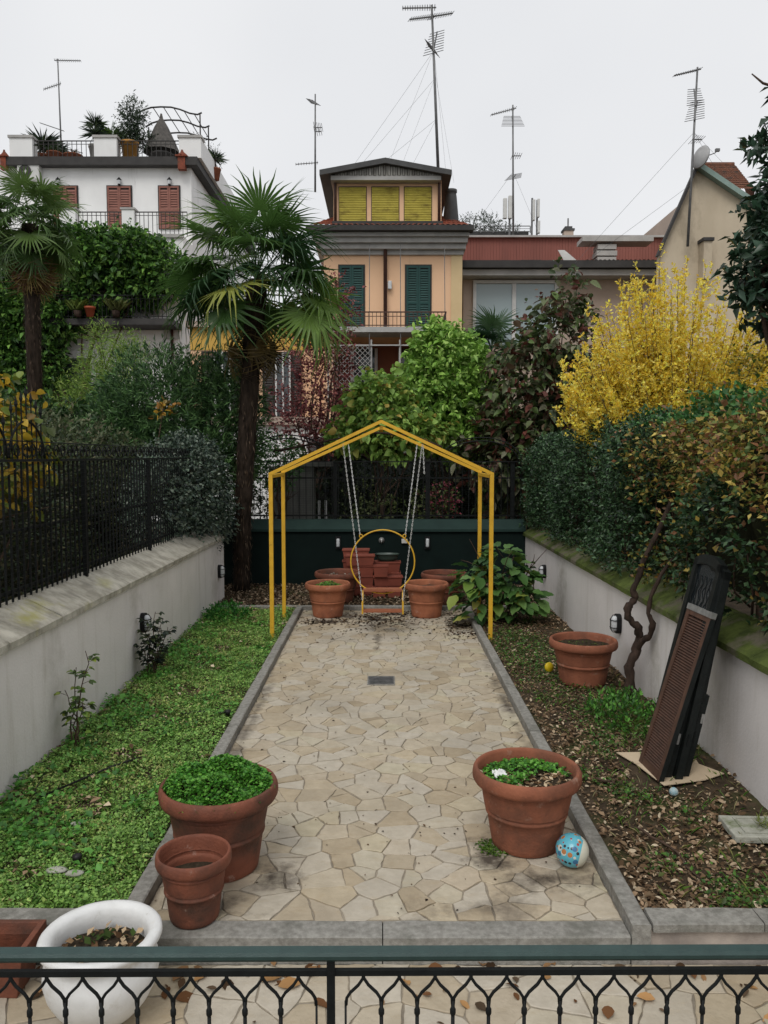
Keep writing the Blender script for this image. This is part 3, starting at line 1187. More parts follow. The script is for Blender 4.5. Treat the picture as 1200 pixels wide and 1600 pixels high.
# ---------------------------------------------------------------- bulkhead lamps
def bulkhead(loc, rz, label, group):
    """oval bulkhead lamp; its back is at the local y = 0 plane and it looks along -y."""
    t = thing('wall_lamp', label, 'lamp', loc, rz, group)
    def oval(w, h, n=20):
        return [((w / 2) * math.copysign(abs(math.cos(a)) ** .6, math.cos(a)), (h / 2) * math.copysign(abs(math.sin(a)) ** .6, math.sin(a))) for a in np.linspace(0, 2 * math.pi, n, endpoint=False)]
    mb = MB()
    o_ = oval(.15, .24)
    fix_normals(mb.prism([(x, -.055, z) for x, z in o_], (0, .054, 0)).build('base', m_black, t))
    mb = MB()
    i_ = oval(.105, .19)
    n = len(i_)
    for (s, y) in ((1, -.055), (1, -.085), (.85, -.105), (.4, -.113)):
        mb.v += [(x * s, y, z * s) for x, z in i_]
    for k in range(3):
        for i in range(n):
            j = (i + 1) % n
            mb.f.append((k * n + i, k * n + j, (k + 1) * n + j, (k + 1) * n + i))
    mb.f.append(tuple(range(3 * n, 4 * n)))
    fix_normals(mb.build('glass', m_lampglass, t, True))
    for z in (-.045, .045):
        MB().tube([(-.062, -.05, z), (-.06, -.09, z), (-.03, -.118, z), (.03, -.118, z), (.06, -.09, z), (.062, -.05, z)], .005, 5).build('guard_bar', m_black, t, True)
    MB().tube([(0, -.05, -.11), (0, -.09, -.105), (0, -.12, -.06), (0, -.12, .06), (0, -.09, .105), (0, -.05, .11)], .005, 5).build('guard_bar', m_black, t, True)
    return t


bulkhead((-2.972, 9.60, .66), R(90), 'black bulkhead lamp on the left wall above the taller rose bush', 'bulkhead lamps on the garden walls')
bulkhead((-2.972, 14.12, .63), R(90), 'black bulkhead lamp at the far end of the left wall near the palm', 'bulkhead lamps on the garden walls')
bulkhead((2.898, 14.12, .63), R(-90), 'black bulkhead lamp on the right wall beside the hydrangea', 'bulkhead lamps on the garden walls')
bulkhead((2.898, 9.62, .645), R(-90), 'black bulkhead lamp on the right wall beside the vine trunk', 'bulkhead lamps on the garden walls')
for x, lab in ((-.94, 'small white lamp on the dark green wall left of the swing ring'), (.89, 'small white lamp on the dark green wall right of the swing ring')):
    t = thing('wall_light', lab, 'lamp', (x, 16.2, .92), 0, 'small lights on the green wall')
    MB().box(-.055, .055, -.03, -.001, -.13, .13).build('base', m_black, t)
    MB().lathe([(0, -.09), (.03, -.085), (.036, -.06), (.036, .06), (.03, .085), (0, .09)], 14).build('glass', m_lampglass, t, True, loc=(0, -.05, 0))
t = thing('garden_tap', 'small round metal tap plate on the dark green wall inside the ring', 'tap', (-.05, 16.2, .97))
MB().lathe([(0, 0), (.06, 0), (.06, .012), (.03, .02), (.02, .05), (0, .05)], 20).build('plate', m_steel, t, True, rot=(R(90), 0, 0), loc=(0, -.001, 0))
MB().tube([(0, -.04, 0), (0, -.08, -.01), (0, -.085, -.05)], .010, 8).build('spout', m_steel, t, True)
o = bevel(MB().box(-.06, .06, -.05, -.001, -.045, .045).build('junction_box', mat('box_plastic', (.62, .60, .56), None, 5, .5), None, loc=(.42, 16.2, .955)), .006)
tag(o, 'small white junction box on the dark green wall by the ring', 'junction box')

# ---------------------------------------------------------------- shutters and doors leaning on the right wall
LEAN = math.atan2(.40, 1.36)


def lean_root(name, label, cat, x, y, rz, lean, group=None, z=.06):
    t = thing(name, label, cat, (x, y, z), 0, group)
    t.rotation_euler = (0, lean, rz)
    return t


# local frame: y = width (towards the back), z = height, x = thickness (towards the wall)
t = lean_root('louvred_shutter', 'tall brown louvred shutter leaning at the front of the dark doors', 'shutter', 2.225, 6.26, R(3), LEAN)
W_, H_ = .44, 1.44
for (y0, y1) in ((0, .055), (W_ - .055, W_)):
    MB().box(0, .035, y0, y1, 0, H_).build('stile', m_shut_br, t)
for (z0, z1) in ((0, .07), (H_ - .085, H_)):
    MB().box(.002, .033, .056, W_ - .056, z0, z1).build('cross_rail', m_shut_br, t)
MB().box(-.004, .039, -.004, W_ + .004, H_ - .045, H_ + .004).build('end_cap', m_steel, t)
for y in (-.008,):
    MB().box(-.002, .037, y, -.001, 0, H_ - .05).build('edge_strip', m_leadgreen, t)
slat = MB()
slat.beam((.010, .056, 0), (.026, .056, .016), .0001, .0001)
slat = MB().prism([(.004, .056, 0), (.007, .056, -.003), (.031, .056, .017), (.028, .056, .020)], (0, W_ - .112, 0)).mesh('slat', m_shut_br)
nsl = 56
for i in range(nsl):
    link('slat', slat, t, (0, 0, .075 + i * (H_ - .165) / nsl))

for i, (x, y, w, h, ln, lab) in enumerate([
        (2.30, 6.34, .50, 1.86, .235, 'dark green door leaf with arched wired glass, nearest in the leaning stack'),
        (2.375, 6.30, .52, 1.80, .205, 'dark green door leaf in the middle of the leaning stack'),
        (2.45, 6.36, .50, 1.72, .175, 'dark green door leaf furthest back, nearest to the wall')]):
    t = lean_root('door_leaf', lab, 'door', x, y, R(2 - i), ln, 'dark door leaves leaning on the wall')
    th = .058
    for (y0, y1) in ((0, .06), (w - .06, w)):
        MB().box(0, th, y0, y1, 0, h - .05).build('stile', m_leadgreen, t)
    mb = MB()
    arc = [(0, w * k / 10, h - .05 + .055 * math.sin(math.pi * k / 10)) for k in range(11)]
    low = [(0, w * k / 10, h - .115 + .035 * math.sin(math.pi * k / 10)) for k in reversed(range(11))]
    fix_normals(mb.prism(arc + low, (th, 0, 0)).build('arched_head', m_leadgreen, t))
    for (z0, z1) in ((0, .10), (.98, 1.07)):
        MB().box(.004, th - .004, .061, w - .061, z0, z1).build('cross_rail', m_leadgreen, t)
    MB().box(.022, th - .022, .061, w - .061, .101, .979).build('panel', m_leadgreen, t)
    MB().box(.024, th - .024, .061, w - .061, 1.071, h - .09).build('glass', glassmat('dark_glass', (.012, .016, .018), .12), t)
    for k in range(5):
        yy = .10 + k * (w - .2) / 4
        pts = [(.012 + .004 * math.sin(q * 3), yy + .022 * math.sin(q * 2.6 + k), 1.075 + (h - .18 - 1.075) * q / 9) for q in range(10)]
        MB().tube(pts, .005, 5).build('scroll_bar', m_iron, t, True)
    MB().box(-.008, -.001, .02, .04, .97, 1.07).build('lock_plate', m_iron, t)
    MB().box(.02, th - .02, -.008, -.001, .30, .39).build('hinge', m_iron if i != 0 else m_steel, t)
    MB().box(.02, th - .02, -.008, -.001, 1.30, 1.38).build('hinge', m_iron if i != 2 else m_steel, t)
t = lean_root('short_board', 'short dark board with a bolt leaning beside the door stack', 'board', 2.50, 6.42, 0, .22)
bevel(MB().box(-.018, .018, -.045, .045, 0, .70).build('board', m_leadgreen, t), .006)
MB().box(-.024, -.019, -.03, .03, .52, .66).build('handle', m_leadgreen, t)
MB().box(-.012, .012, -.052, -.046, .46, .54).build('clasp', m_steel, t)
cb = thing('cardboard', 'flattened beige cardboard sheets under the leaning shutters', 'cardboard', (2.4, 6.5, .058))
MB().prism([(-.33, .40, 0), (-.24, .14, 0), (.30, .14, 0), (.34, .42, 0)], (0, 0, .007)).build('sheet', m_card, cb)
MB().prism([(-.24, .13, .001), (-.155, -.31, .001), (.22, -.20, .001), (.43, -.07, .001), (.30, .13, .001)], (0, 0, .007)).build('sheet', m_card, cb)
for o in cb.children:
    fix_normals(o)

# concrete slab with a square opening
sl = thing('concrete_slab', 'cracked concrete slab with a weed in its middle, right edge of the bed', 'slab', (2.66, 5.42, .045), R(-3))
o = MB().box(-.24, .30, -.16, .17, 0, .05).build('slab', m_slab, sl)
bevel(o, .008)
for (x0, x1, y0, y1) in ((-.14, .18, -.115, -.10), (-.14, .18, .11, .125), (-.155, -.14, -.115, .125), (.18, .195, -.115, .125)):
    MB().box(x0, x1, y0, y1, .0505, .058).build('ridge', m_slab, sl)
n = 60
th = RNG.uniform(0, 6.28, n)
leaves('weed', np.stack([RNG.normal(.03, .03, n), RNG.normal(0, .03, n), np.full(n, .052)], 1), np.stack([np.cos(th), np.sin(th), RNG.uniform(.2, 1, n)], 1),
       np.tile([0, 0, 1.0], (n, 1)), RNG.uniform(.05, .11, n), .008, pick(['#5d6a2c', '#77803c', '#8a8450'], n), m_leaf, sl)

# ---------------------------------------------------------------- ball
m_ball = bpy.data.materials.new('toy_ball')
m_ball.use_nodes = True
nn = m_ball.node_tree.nodes
ll = m_ball.node_tree.links.new
bb = nn['Principled BSDF']
bb.inputs['Roughness'].default_value = .25
tc = nn.new('ShaderNodeTexCoord')
sep = nn.new('ShaderNodeSeparateXYZ')
ll(tc.outputs['Object'], sep.inputs[0])
step = nn.new('ShaderNodeMath')
step.operation = 'GREATER_THAN'
step.inputs[1].default_value = .052
ll(sep.outputs['X'], step.inputs[0])
col = nn.new('ShaderNodeMix')
col.data_type = 'RGBA'
col.inputs[6].default_value = (.11, .42, .52, 1)
col.inputs[7].default_value = (.62, .61, .50, 1)
ll(step.outputs[0], col.inputs[0])
cur = col.outputs[2]
for k, (sc_, th_, c_) in enumerate(((13, .27, (.62, .58, .50)), (15, .25, (.42, .17, .06)), (21, .22, (.03, .025, .025)), (14, .24, (.05, .16, .30)), (19, .20, (.36, .06, .05)))):
    vo = nn.new('ShaderNodeTexVoronoi')
    vo.inputs['Scale'].default_value = sc_
    mp = nn.new('ShaderNodeVectorMath')
    mp.operation = 'ADD'
    mp.inputs[1].default_value = (k * 3.7, k * 1.3, k * 2.1)
    ll(tc.outputs['Object'], mp.inputs[0])
    ll(mp.outputs[0], vo.inputs['Vector'])
    ls = nn.new('ShaderNodeMath')
    ls.operation = 'LESS_THAN'
    ls.inputs[1].default_value = th_
    ll(vo.outputs['Distance'], ls.inputs[0])
    inv = nn.new('ShaderNodeMath')
    inv.operation = 'SUBTRACT'
    inv.use_clamp = True
    ll(ls.outputs[0], inv.inputs[0])
    ll(step.outputs[0], inv.inputs[1])
    cm = nn.new('ShaderNodeMix')
    cm.data_type = 'RGBA'
    cm.inputs[7].default_value = (*c_, 1)
    ll(inv.outputs[0], cm.inputs[0])
    ll(cur, cm.inputs[6])
    cur = cm.outputs[2]
ll(cur, bb.inputs['Base Color'])
mb = MB().lathe([(.108 * math.sin(a), -.108 * math.cos(a)) for a in np.linspace(.001, math.pi - .001, 24)], 40)
o = mb.build('toy_ball', m_ball, None, True, loc=(1.235, 5.04, .116))
o.rotation_euler = (R(10), R(12), R(-18))
tag(o, 'blue and cream printed toy ball against the right kerb', 'ball')

# ---------------------------------------------------------------- small things lying about
g = thing('drain_cover', 'small grey square drain cover set in the paving', 'drain cover', (-.035, 9.33, .009))
MB().box(-.15, .15, -.165, .165, -.01, .010).build('plate', m_grate, g)
for (x0, x1, y0, y1) in ((-.165, -.151, -.18, .18), (.151, .165, -.18, .18), (-.151, .151, -.18, -.166), (-.151, .151, .166, .18)):
    MB().box(x0, x1, y0, y1, -.01, .013).build('frame_bar', m_kerb, g)
for i in range(7):
    MB().box(-.13, .13, -.14 + i * .043, -.125 + i * .043, .0105, .014).build('rib', m_grate, g)
o = MB().lathe([(0, -.02), (.055, -.018), (.06, 0), (.055, .018), (0, .02)], 24).build('toy_disc', mat('toy_yellow', (.72, .52, .02), None, 6, .4), None, True, loc=(2.02, 9.55, .12))
o.rotation_euler = (R(80), 0, R(20))
tag(o, 'small yellow plastic toy disc beside the pot in the right bed', 'toy')
o = MB().lathe([(.035 * math.sin(a), -.035 * math.cos(a)) for a in np.linspace(.001, math.pi - .001, 12)], 18).build('small_ball', mat('toy_blue', (.16, .36, .44), (.5, .5, .45), 30, .4), None, True, loc=(2.26, 6.02, .085))
tag(o, 'tiny blue toy ball among the dry leaves in front of the cardboard', 'ball')


def hose(label, pts, r=.008):
    o = MB().tube(pts, r, 6).build('irrigation_pipe', m_hose, None, True)
    tag(o, label, 'pipe', 'black irrigation pipes in the lawn')


hose('black irrigation pipe across the lawn near the left kerb', [(-2.05, 7.85, .10), (-1.85, 7.9, .11), (-1.65, 7.88, .10), (-1.56, 7.92, .11)])
hose('black irrigation pipe running along the foot of the left wall', [(-2.85, 6.6, .08), (-2.72, 6.0, .09), (-2.62, 5.9, .10), (-2.3, 6.5, .09), (-2.1, 6.7, .10)])
for (x, y, lab) in ((-1.98, 4.95, 'small black sprinkler head in the lawn near the white urn'), (-1.58, 7.86, 'small black sprinkler head at the left kerb')):
    o = MB().lathe([(0, 0), (.022, 0), (.022, .06), (.03, .065), (.03, .09), (.012, .1), (0, .1)], 12).build('sprinkler_head', m_hose, None, True, loc=(x, y, .04))
    tag(o, lab, 'sprinkler')
for i, (x, y, s, lab) in enumerate(((-2.06, 4.82, .05, 'pale flat stone in the lawn by the sprinkler head'), (-1.93, 4.78, .045, 'pale stone at the front edge of the lawn'),
                                    (-2.18, 5.45, .032, 'small pale stone in the middle of the near lawn'))):
    mb = MB()
    mb.lathe([(0, -.3 * s), (s * .8, -.2 * s), (s, .1 * s), (s * .7, .4 * s), (0, .5 * s)], 9, jit=s * .12)
    o = mb.build('stone', m_slab, None, True, loc=(x, y, .10))
    o.scale = (1.4, .9, .6)
    tag(o, lab, 'stone')

# twisted vine trunk by the right wall
vt = thing('old_vine', 'twisted dark vine trunk climbing from the right bed into the hedge', 'vine', (2.72, 8.5, 0))
main = [(-.02, .0, .0), (-.03, .0, .14), (-.055, .0, .40), (.01, .0, .56), (.06, .0, .72), (.03, -.03, .84), (-.085, -.02, .96), (-.075, .0, 1.06), (.01, .03, 1.15), (-.02, .03, 1.24), (.06, .06, 1.42), (.12, .08, 1.6), (.30, .1, 1.95), (.45, .15, 2.3)]
mb = MB()
pts, rad = [], []
for i in range(len(main) - 1):
    for k in range(4):
        q = k / 4
        pts.append(tuple(main[i][a] * (1 - q) + main[i + 1][a] * q + random.uniform(-.008, .008) for a in range(3)))
        rad.append((.056 - .0025 * i) * random.uniform(.78, 1.22))
mb.tube(pts, rad, 9)
mb.build('trunk', m_bark, vt, True)
br = [(.02, .01, .58), (.06, -.06, .70), (.11, -.16, .78), (.12, -.22, .93), (.07, -.22, 1.04), (.10, -.2, 1.22), (.22, -.15, 1.44), (.5, -.1, 1.8)]
pts, rad = [], []
for i in range(len(br) - 1):
    for k in range(3):
        q = k / 3
        pts.append(tuple(br[i][a] * (1 - q) + br[i + 1][a] * q + random.uniform(-.006, .006) for a in range(3)))
        rad.append((.038 - .003 * i) * random.uniform(.8, 1.2))
MB().tube(pts, rad, 8).build('branch', m_bark, vt, True)
P, O = blobs([((.35, .1, 1.55), (.28, .35, .3))], 60, .9)
a, b, c = shoots(P, O, 5, .18, up=.1)
leaves('leaf_spray', a, b, c, .05, .035, pick(['#6b6a2a', '#8a7a30', '#4c5a24', '#7a5a2a'], len(a)), m_leaf, vt)['kind'] = 'stuff'

# ================================================================== BUILDINGS
class Facade:
    """measures on a facade plane at distance Y: horizontal and vertical picture bearings to metres."""
    def __init__(s, Y, vref=500):
        s.Y = Y
        s.c, s.s = math.cos(PITCH), math.sin(PITCH)
        zr = s.z(vref) - CAM_Z
        s.k = (Y * s.c - zr * s.s) / 1240.0

    def z(s, v):
        t = (800 - v) / 1240.0
        return s.Y * (t * s.c - s.s) / (s.c + t * s.s) + CAM_Z

    def x(s, u):
        return (u - 600) * s.k


m_white_wall = mat('white_stucco', (.86, .86, .85), (.79, .79, .78), 1.2, .9, .1, 30, .2, c3=(.58, .58, .56), s3=.5, t3=(.58, .85), stretch=(1, 1, .5), c4=(.46, .45, .42), s4=1.6, t4=(.58, .80), st4=(1, 1, .12))
m_peach = mat('peach_stucco', (.84, .54, .34), (.78, .50, .31), .9, .9, .1, 30, .2, c3=(.62, .37, .24), s3=.5, t3=(.58, .85), c4=(.50, .31, .21), s4=1.6, t4=(.60, .82), st4=(1, 1, .12))
m_cream_strip = mat('cream_stucco', (.70, .53, .30), (.63, .47, .26), .9, .9, .1, 30, .2)
m_ochre = mat('ochre_stucco', (.64, .40, .10), (.58, .36, .09), .9, .9, .1, 30, .2)
m_pale_stucco = mat('pale_stucco', (.50, .40, .33), (.44, .35, .29), .9, .9, .1, 30, .2)
m_beige_gable = mat('beige_gable', (.60, .51, .385), (.50, .42, .31), 1.0, .95, .2, 20, .1, c3=(.27, .22, .16), s3=.9, t3=(.54, .74), stretch=(1, 1, .5))
m_red_wall = mat('rust_cladding', (.29, .115, .092), (.235, .095, .076), 1.5, .8, .1, 40, .15, stretch=(1, 1, .15), c3=(.20, .085, .07), s3=1.2, t3=(.52, .74))
m_cornice = mat('grey_cornice', (.46, .45, .43), (.36, .35, .335), 2, .8, .1, 30, .2)
m_dark_trim = mat('dark_trim', (.055, .052, .05), (.038, .036, .035), 3, .7, .1, 30, .3)
m_dark_roof = mat('dark_roof_metal', (.075, .075, .075), (.055, .055, .055), 3, .6, .1, 30, .3)
m_tile = mat('roof_tiles', (.30, .085, .05), (.16, .055, .038), 6, .85, .3, 40, .15, c3=(.09, .06, .045), s3=3, t3=(.52, .7))
m_tile_old = mat('roof_tiles_old', (.25, .105, .065), (.12, .065, .045), 7, .9, .3, 40, .1, c3=(.07, .06, .05), s3=3.5, t3=(.5, .66))
m_shut_green = mat('shutter_green', (.016, .066, .058), (.012, .050, .045), 6, .55, .1, 60, .3)
m_shut_red = mat('shutter_redbrown', (.30, .135, .105), (.225, .10, .078), 3, .65, .2, 40, .2, stretch=(1, 1, 3))
m_shut_dark = mat('shutter_darkbrown', (.03, .024, .02), (.02, .016, .014), 6, .6, .1, 60, .3)
m_blind = mat('yellow_blind', (.56, .48, .10), (.46, .39, .08), 5, .7, .1, 60, .2, c3=(.22, .17, .045), s3=1.6, t3=(.50, .68), stretch=(1, 1, 2.2))
m_corr = mat('corrugated_grey', (.36, .35, .32), (.15, .14, .125), 5, .85, .2, 60, .2, stretch=(3, 3, .4))
m_copper = mat('green_flashing', (.27, .36, .32), (.21, .29, .26), 5, .6, .1, 40, .3)
m_metal = mat('mast_metal', (.20, .20, .20), (.13, .13, .13), 6, .5, 0, 60, .4, .4)
m_whiteframe = mat('window_frame_white', (.66, .66, .65), (.58, .58, .57), 5, .5)
m_pane = glassmat('window_pane', (.045, .055, .06), .06)
m_pane_pale = glassmat('window_pane_pale', (.32, .40, .42), .10)
m_rain = mat('downpipe_brown', (.085, .04, .03), (.06, .03, .022), 5, .5)
m_acw = mat('ac_white', (.62, .62, .60), (.55, .55, .53), 5, .5)


def tiles(name, parent, a, b, c, d, nu, nv, m, amp=.035):
    """tiled slope between eave a-b and ridge d-c: half-round columns, stepped rows."""
    a, b, c, d = (np.array(p, float) for p in (a, b, c, d))
    nrm = np.cross(b - a, d - a)
    nrm /= np.linalg.norm(nrm)
    if nrm[2] < 0:
        nrm = -nrm
    mb = MB()
    cols_ = nu * 4
    for j in range(nv):
        for e in (0, 1):
            t = (j + e * .999) / nv
            for i in range(cols_ + 1):
                s_ = i / cols_
                p = (a * (1 - s_) + b * s_) * (1 - t) + (d * (1 - s_) + c * s_) * t
                h = amp * abs(math.sin(math.pi * i / 4)) + (.045 if e == 0 else .015) + random.uniform(-.006, .006)
                mb.v.append(tuple(p + nrm * h))
    w = cols_ + 1
    for r in range(2 * nv - 1):
        for i in range(cols_):
            k = r * w + i
            mb.f.append((k, k + 1, k + w + 1, k + w))
    o = mb.build(name, m, parent)
    o['kind'] = 'stuff'
    return o


def shutter_leaf(parent, x0, x1, z0, z1, y, m, pitch=.085, depth=.045, mid=True):
    """one shutter leaf: frame and louvres, front face at y."""
    f = MB()
    w = .06
    f.box(x0, x0 + w, y, y + depth, z0, z1)
    f.box(x1 - w, x1, y, y + depth, z0, z1)
    f.box(x0 + w, x1 - w, y + .001, y + depth - .001, z0, z0 + .09)
    f.box(x0 + w, x1 - w, y + .001, y + depth - .001, z1 - .07, z1)
    if mid:
        zm = z0 + (z1 - z0) * .42
        f.box(x0 + w, x1 - w, y + .001, y + depth - .001, zm, zm + .07)
    o = f.build('shutter_leaf', m, parent)
    s = MB()
    n = int((z1 - z0 - .16) / pitch)
    for i in range(n):
        z = z0 + .1 + i * pitch
        s.prism([(x0 + w, y + .005, z), (x0 + w, y + .013, z - .004), (x0 + w, y + .042, z + pitch * .8), (x0 + w, y + .034, z + pitch * .84)], (x1 - x0 - 2 * w, 0, 0))
    l = s.build('louvres', m, o)
    l['kind'] = 'stuff'
    return o


def shutter_pair(parent, x0, x1, z0, z1, y, m, pitch=.085):
    xm = (x0 + x1) / 2
    r = MB().box(x0 - .05, x1 + .05, y + .05, y + .09, z0 - .02, z1 + .05).build('window', m_dark_trim, parent)
    shutter_leaf(r, x0, xm - .004, z0, z1, y, m, pitch)
    shutter_leaf(r, xm + .004, x1, z0, z1, y, m, pitch)
    return r


def balustrade(parent, p, q, z0, z1, pitch, m, r=.011, name='railing'):
    """rails plus single balusters between p and q (x, y)."""
    p, q = Vector((p[0], p[1], 0)), Vector((q[0], q[1], 0))
    o = MB().beam((p.x, p.y, z1), (q.x, q.y, z1), .045, .035).build(name, m, parent)
    MB().beam((p.x, p.y, z0 + .08), (q.x, q.y, z0 + .08), .03, .025).build('lower_bar', m, o)
    MB().beam((p.x, p.y, z1 - .13), (q.x, q.y, z1 - .13), .02, .02).build('middle_bar', m, o)
    n = max(1, int((q - p).length / pitch))
    me = MB().box(-r, r, -r, r, z0, z1 - .018).mesh('baluster', m)
    for i in range(n + 1):
        c = p.lerp(q, i / n)
        link('baluster', me, o, (c.x, c.y, 0))
    return o


# ---------------------------------------------------------------- white house, upper left
F = Facade(34, 350)
FB = Facade(32.4, 430)
wh = thing('white_house', 'white house with roof terrace, red shutters and railings, upper left', 'building', (0, 0, 0))
xr = F.x(300)
zl0, zl1 = F.z(262), F.z(250)
MB().box(-30, xr, 34, 48, 0, zl0).build('upper_wall', m_white_wall, wh)
MB().box(-30, xr + .02, 32.4, 33.995, 0, FB.z(368)).build('lower_wall', m_white_wall, wh)
mb = MB()
mb.box(F.x(10), xr + .35, 33.6, 33.995, zl0 - .02, zl1)
mb.box(xr + .001, xr + .35, 33.995, 48, zl0 - .02, zl1)
mb.build('roof_ledge', m_dark_trim, wh)
MB().box(F.x(10), xr + .2, 33.75, 48, zl1 - .05, zl1 - .002).build('terrace_floor', m_cornice, wh)
for (u0, u1) in ((23, 58), (153, 188), (284, 318)):
    o = MB().box(F.x(u0), F.x(u1), 33.75, 34.25, zl1 + .001, F.z(219)).build('parapet_pier', m_white_wall, wh)
    MB().box(F.x(u0) - .05, F.x(u1) + .05, 33.7, 34.3, F.z(219) + .001, F.z(215)).build('pier_cap', m_cornice, o)
MB().box(F.x(306), F.x(318), 34.26, 48, zl1 + .001, F.z(218)).build('side_parapet', m_white_wall, wh)
balustrade(wh, (F.x(58), 33.95), (F.x(153), 33.95), zl1, F.z(221), .19, m_dark_trim)
balustrade(wh, (F.x(188), 33.95), (F.x(284), 33.95), zl1, F.z(221), .19, m_dark_trim)
for (u0, u1) in ((86, 122), (170, 206), (250, 281)):
    shutter_pair(wh, F.x(u0), F.x(u1), F.z(358), F.z(292), 33.9, m_shut_red, .10)
zt = FB.z(367)
balustrade(wh, (FB.x(122), 32.6), (FB.x(192), 32.6), zt, FB.z(329), .17, m_dark_trim)
balustrade(wh, (FB.x(211), 32.6), (FB.x(292), 32.6), zt, FB.z(329), .17, m_dark_trim)
for (u0, u1) in ((95, 120), (192, 211)):
    o = MB().box(FB.x(u0), FB.x(u1), 32.42, 32.85, zt + .02, FB.z(327)).build('parapet_pier', m_white_wall, wh)
    MB().box(FB.x(u0) - .05, FB.x(u1) + .05, 32.38, 32.9, FB.z(327) + .001, FB.z(324)).build('pier_cap', m_cornice, o)
MB().box(FB.x(118), xr + .06, 32.3, 32.395, zt - .12, zt + .01).build('terrace_edge', m_cornice, wh)
zs = FB.z(516)
MB().box(FB.x(98), FB.x(282), 31.0, 32.395, zs, FB.z(507)).build('balcony_slab', m_dark_trim, wh)
balustrade(wh, (FB.x(100), 31.05), (FB.x(280), 31.05), FB.z(507) + .005, FB.z(472), .16, m_black)
MB().tube([(FB.x(268), 32.3, FB.z(500)), (FB.x(268), 32.3, 1)], .06, 8).build('downpipe', m_rain, wh, True)
MB().box(FB.x(255), FB.x(278), 32.3, 32.399, FB.z(530), zs - .003).build('bracket', m_cornice, wh)
MB().box(FB.x(100), FB.x(135), 32.33, 32.399, FB.z(660), FB.z(560)).build('doorway', m_pane, wh)

for u0, lab in ((94, 'wall lantern above the leftmost red shutters of the white house'), (189, 'wall lantern above the middle red shutters of the white house'),
                (267, 'wall lantern above the right red shutters of the white house')):
    t = thing('wall_lantern', lab, 'lantern', (F.x(u0), 33.88, F.z(290)), 0, 'lanterns on the white house')
    MB().lathe([(0, .32), (.03, .28), (.10, .2), (.10, .18), (0, .18)], 8).build('lantern_roof', m_black, t)
    MB().lathe([(.0, .178), (.085, .178), (.06, .02), (0, .02)], 8).build('lantern_glass', m_lampglass, t)
    MB().lathe([(0, .018), (.07, .018), (.04, -.03), (0, -.04)], 8).build('lantern_base', m_black, t)
    MB().beam((0, 0, .3), (0, .12, .25), .02).build('bracket', m_black, t)
t = thing('air_conditioner', 'white air conditioning unit under the roof ledge of the white house', 'air conditioner', (F.x(52), 33.995, F.z(284)))
bevel(MB().box(-.45, .45, -.35, -.01, 0, .62).build('casing', m_acw, t), .02)
MB().lathe([(.10, 0), (.25, 0), (.26, .012), (.10, .02)], 24).build('fan_guard', m_dark_trim, t, False, loc=(-.12, -.352, .31), rot=(R(90), 0, 0))
for k in range(7):
    MB().tube([(-.12 + .05 * math.cos(k * .9), -.358, .31 + .05 * math.sin(k * .9)), (-.12 + .25 * math.cos(k * .9), -.362, .31 + .25 * math.sin(k * .9))], .012, 4).build('fan_blade', m_dark_trim, t)
for u0, lab, sc_ in ((15, 'small red chimney cap at the left end of the white house ledge', .8), (289, 'small red chimney cap at the right end of the white house ledge', 1.0)):
    t = thing('small_chimney', lab, 'chimney', (F.x(u0), 33.72, zl0 - .2), 0, 'red chimney caps on the ledge')
    s_ = sc_
    MB().box(-.15 * s_, .15 * s_, -.15, .1, 0, .5).build('shaft', m_tile, t)
    MB().box(-.24 * s_, .24 * s_, -.22, .14, .501, .56).build('plate', m_tile, t)
    MB().lathe([(.26 * s_, .561), (.05, .75), (.04, .82), (0, .82)], 4).build('hood', m_tile, t)
# pergola of curved iron on the roof
pg = thing('iron_pergola', 'arched iron pergola on the roof terrace of the white house', 'pergola', (F.x(256), 35.5, zl1))
FP = Facade(35.5, 200)
for (vt, dy) in ((167, 0.0), (178, .5), (189, 1.0)):
    pts = [(FP.x(u) - FP.x(256) + dy * .35, dy * 1.4, FP.z(v + (vt - 167) * .9) - zl1) for (u, v) in ((202, 178), (212, 172), (225, 168), (240, 167), (256, 167.5), (270, 171), (285, 177), (297, 179), (304, 176))]
    MB().tube(pts, .035, 6).build('arched_bar', m_dark_trim, pg, True)
for k in range(5):
    u = 228 + 16 * k
    v = [168, 167, 168, 173, 178][k]
    MB().tube([(FP.x(u) - FP.x(256), 0, FP.z(v) - zl1), (FP.x(u) - FP.x(256) + .35, 1.4, FP.z(v + 20) - zl1)], .02, 5).build('cross_bar', m_dark_trim, pg)
for (u, dy) in ((301, 0), (203, 0), (303, 1.4), (206, 1.4)):
    MB().tube([(FP.x(u) - FP.x(256), dy, 0), (FP.x(u) - FP.x(256), dy, FP.z(178) - zl1)], .03, 6).build('post', m_dark_trim, pg)
pr = thing('thatched_parasol', 'conical dark thatched parasol on the roof terrace', 'parasol', (F.x(243), 35.2, zl1))
MB().lathe([(.80, .72), (.76, .78), (.56, 1.22), (.30, 1.78), (.08, 2.16), (.04, 2.36), (0, 2.38)], 10).build('canopy', mat('thatch', (.12, .11, .10), (.075, .07, .065), 6, .95, .8, 30), pr)
MB().tube([(0, 0, 0), (0, 0, 2.2)], .04, 6).build('pole', m_dark_trim, pr)
MB().lathe([(0, 0), (.5, 0), (.5, .05), (0, .06)], 14).build('table', m_dark_trim, pr, loc=(.1, -.3, .5))

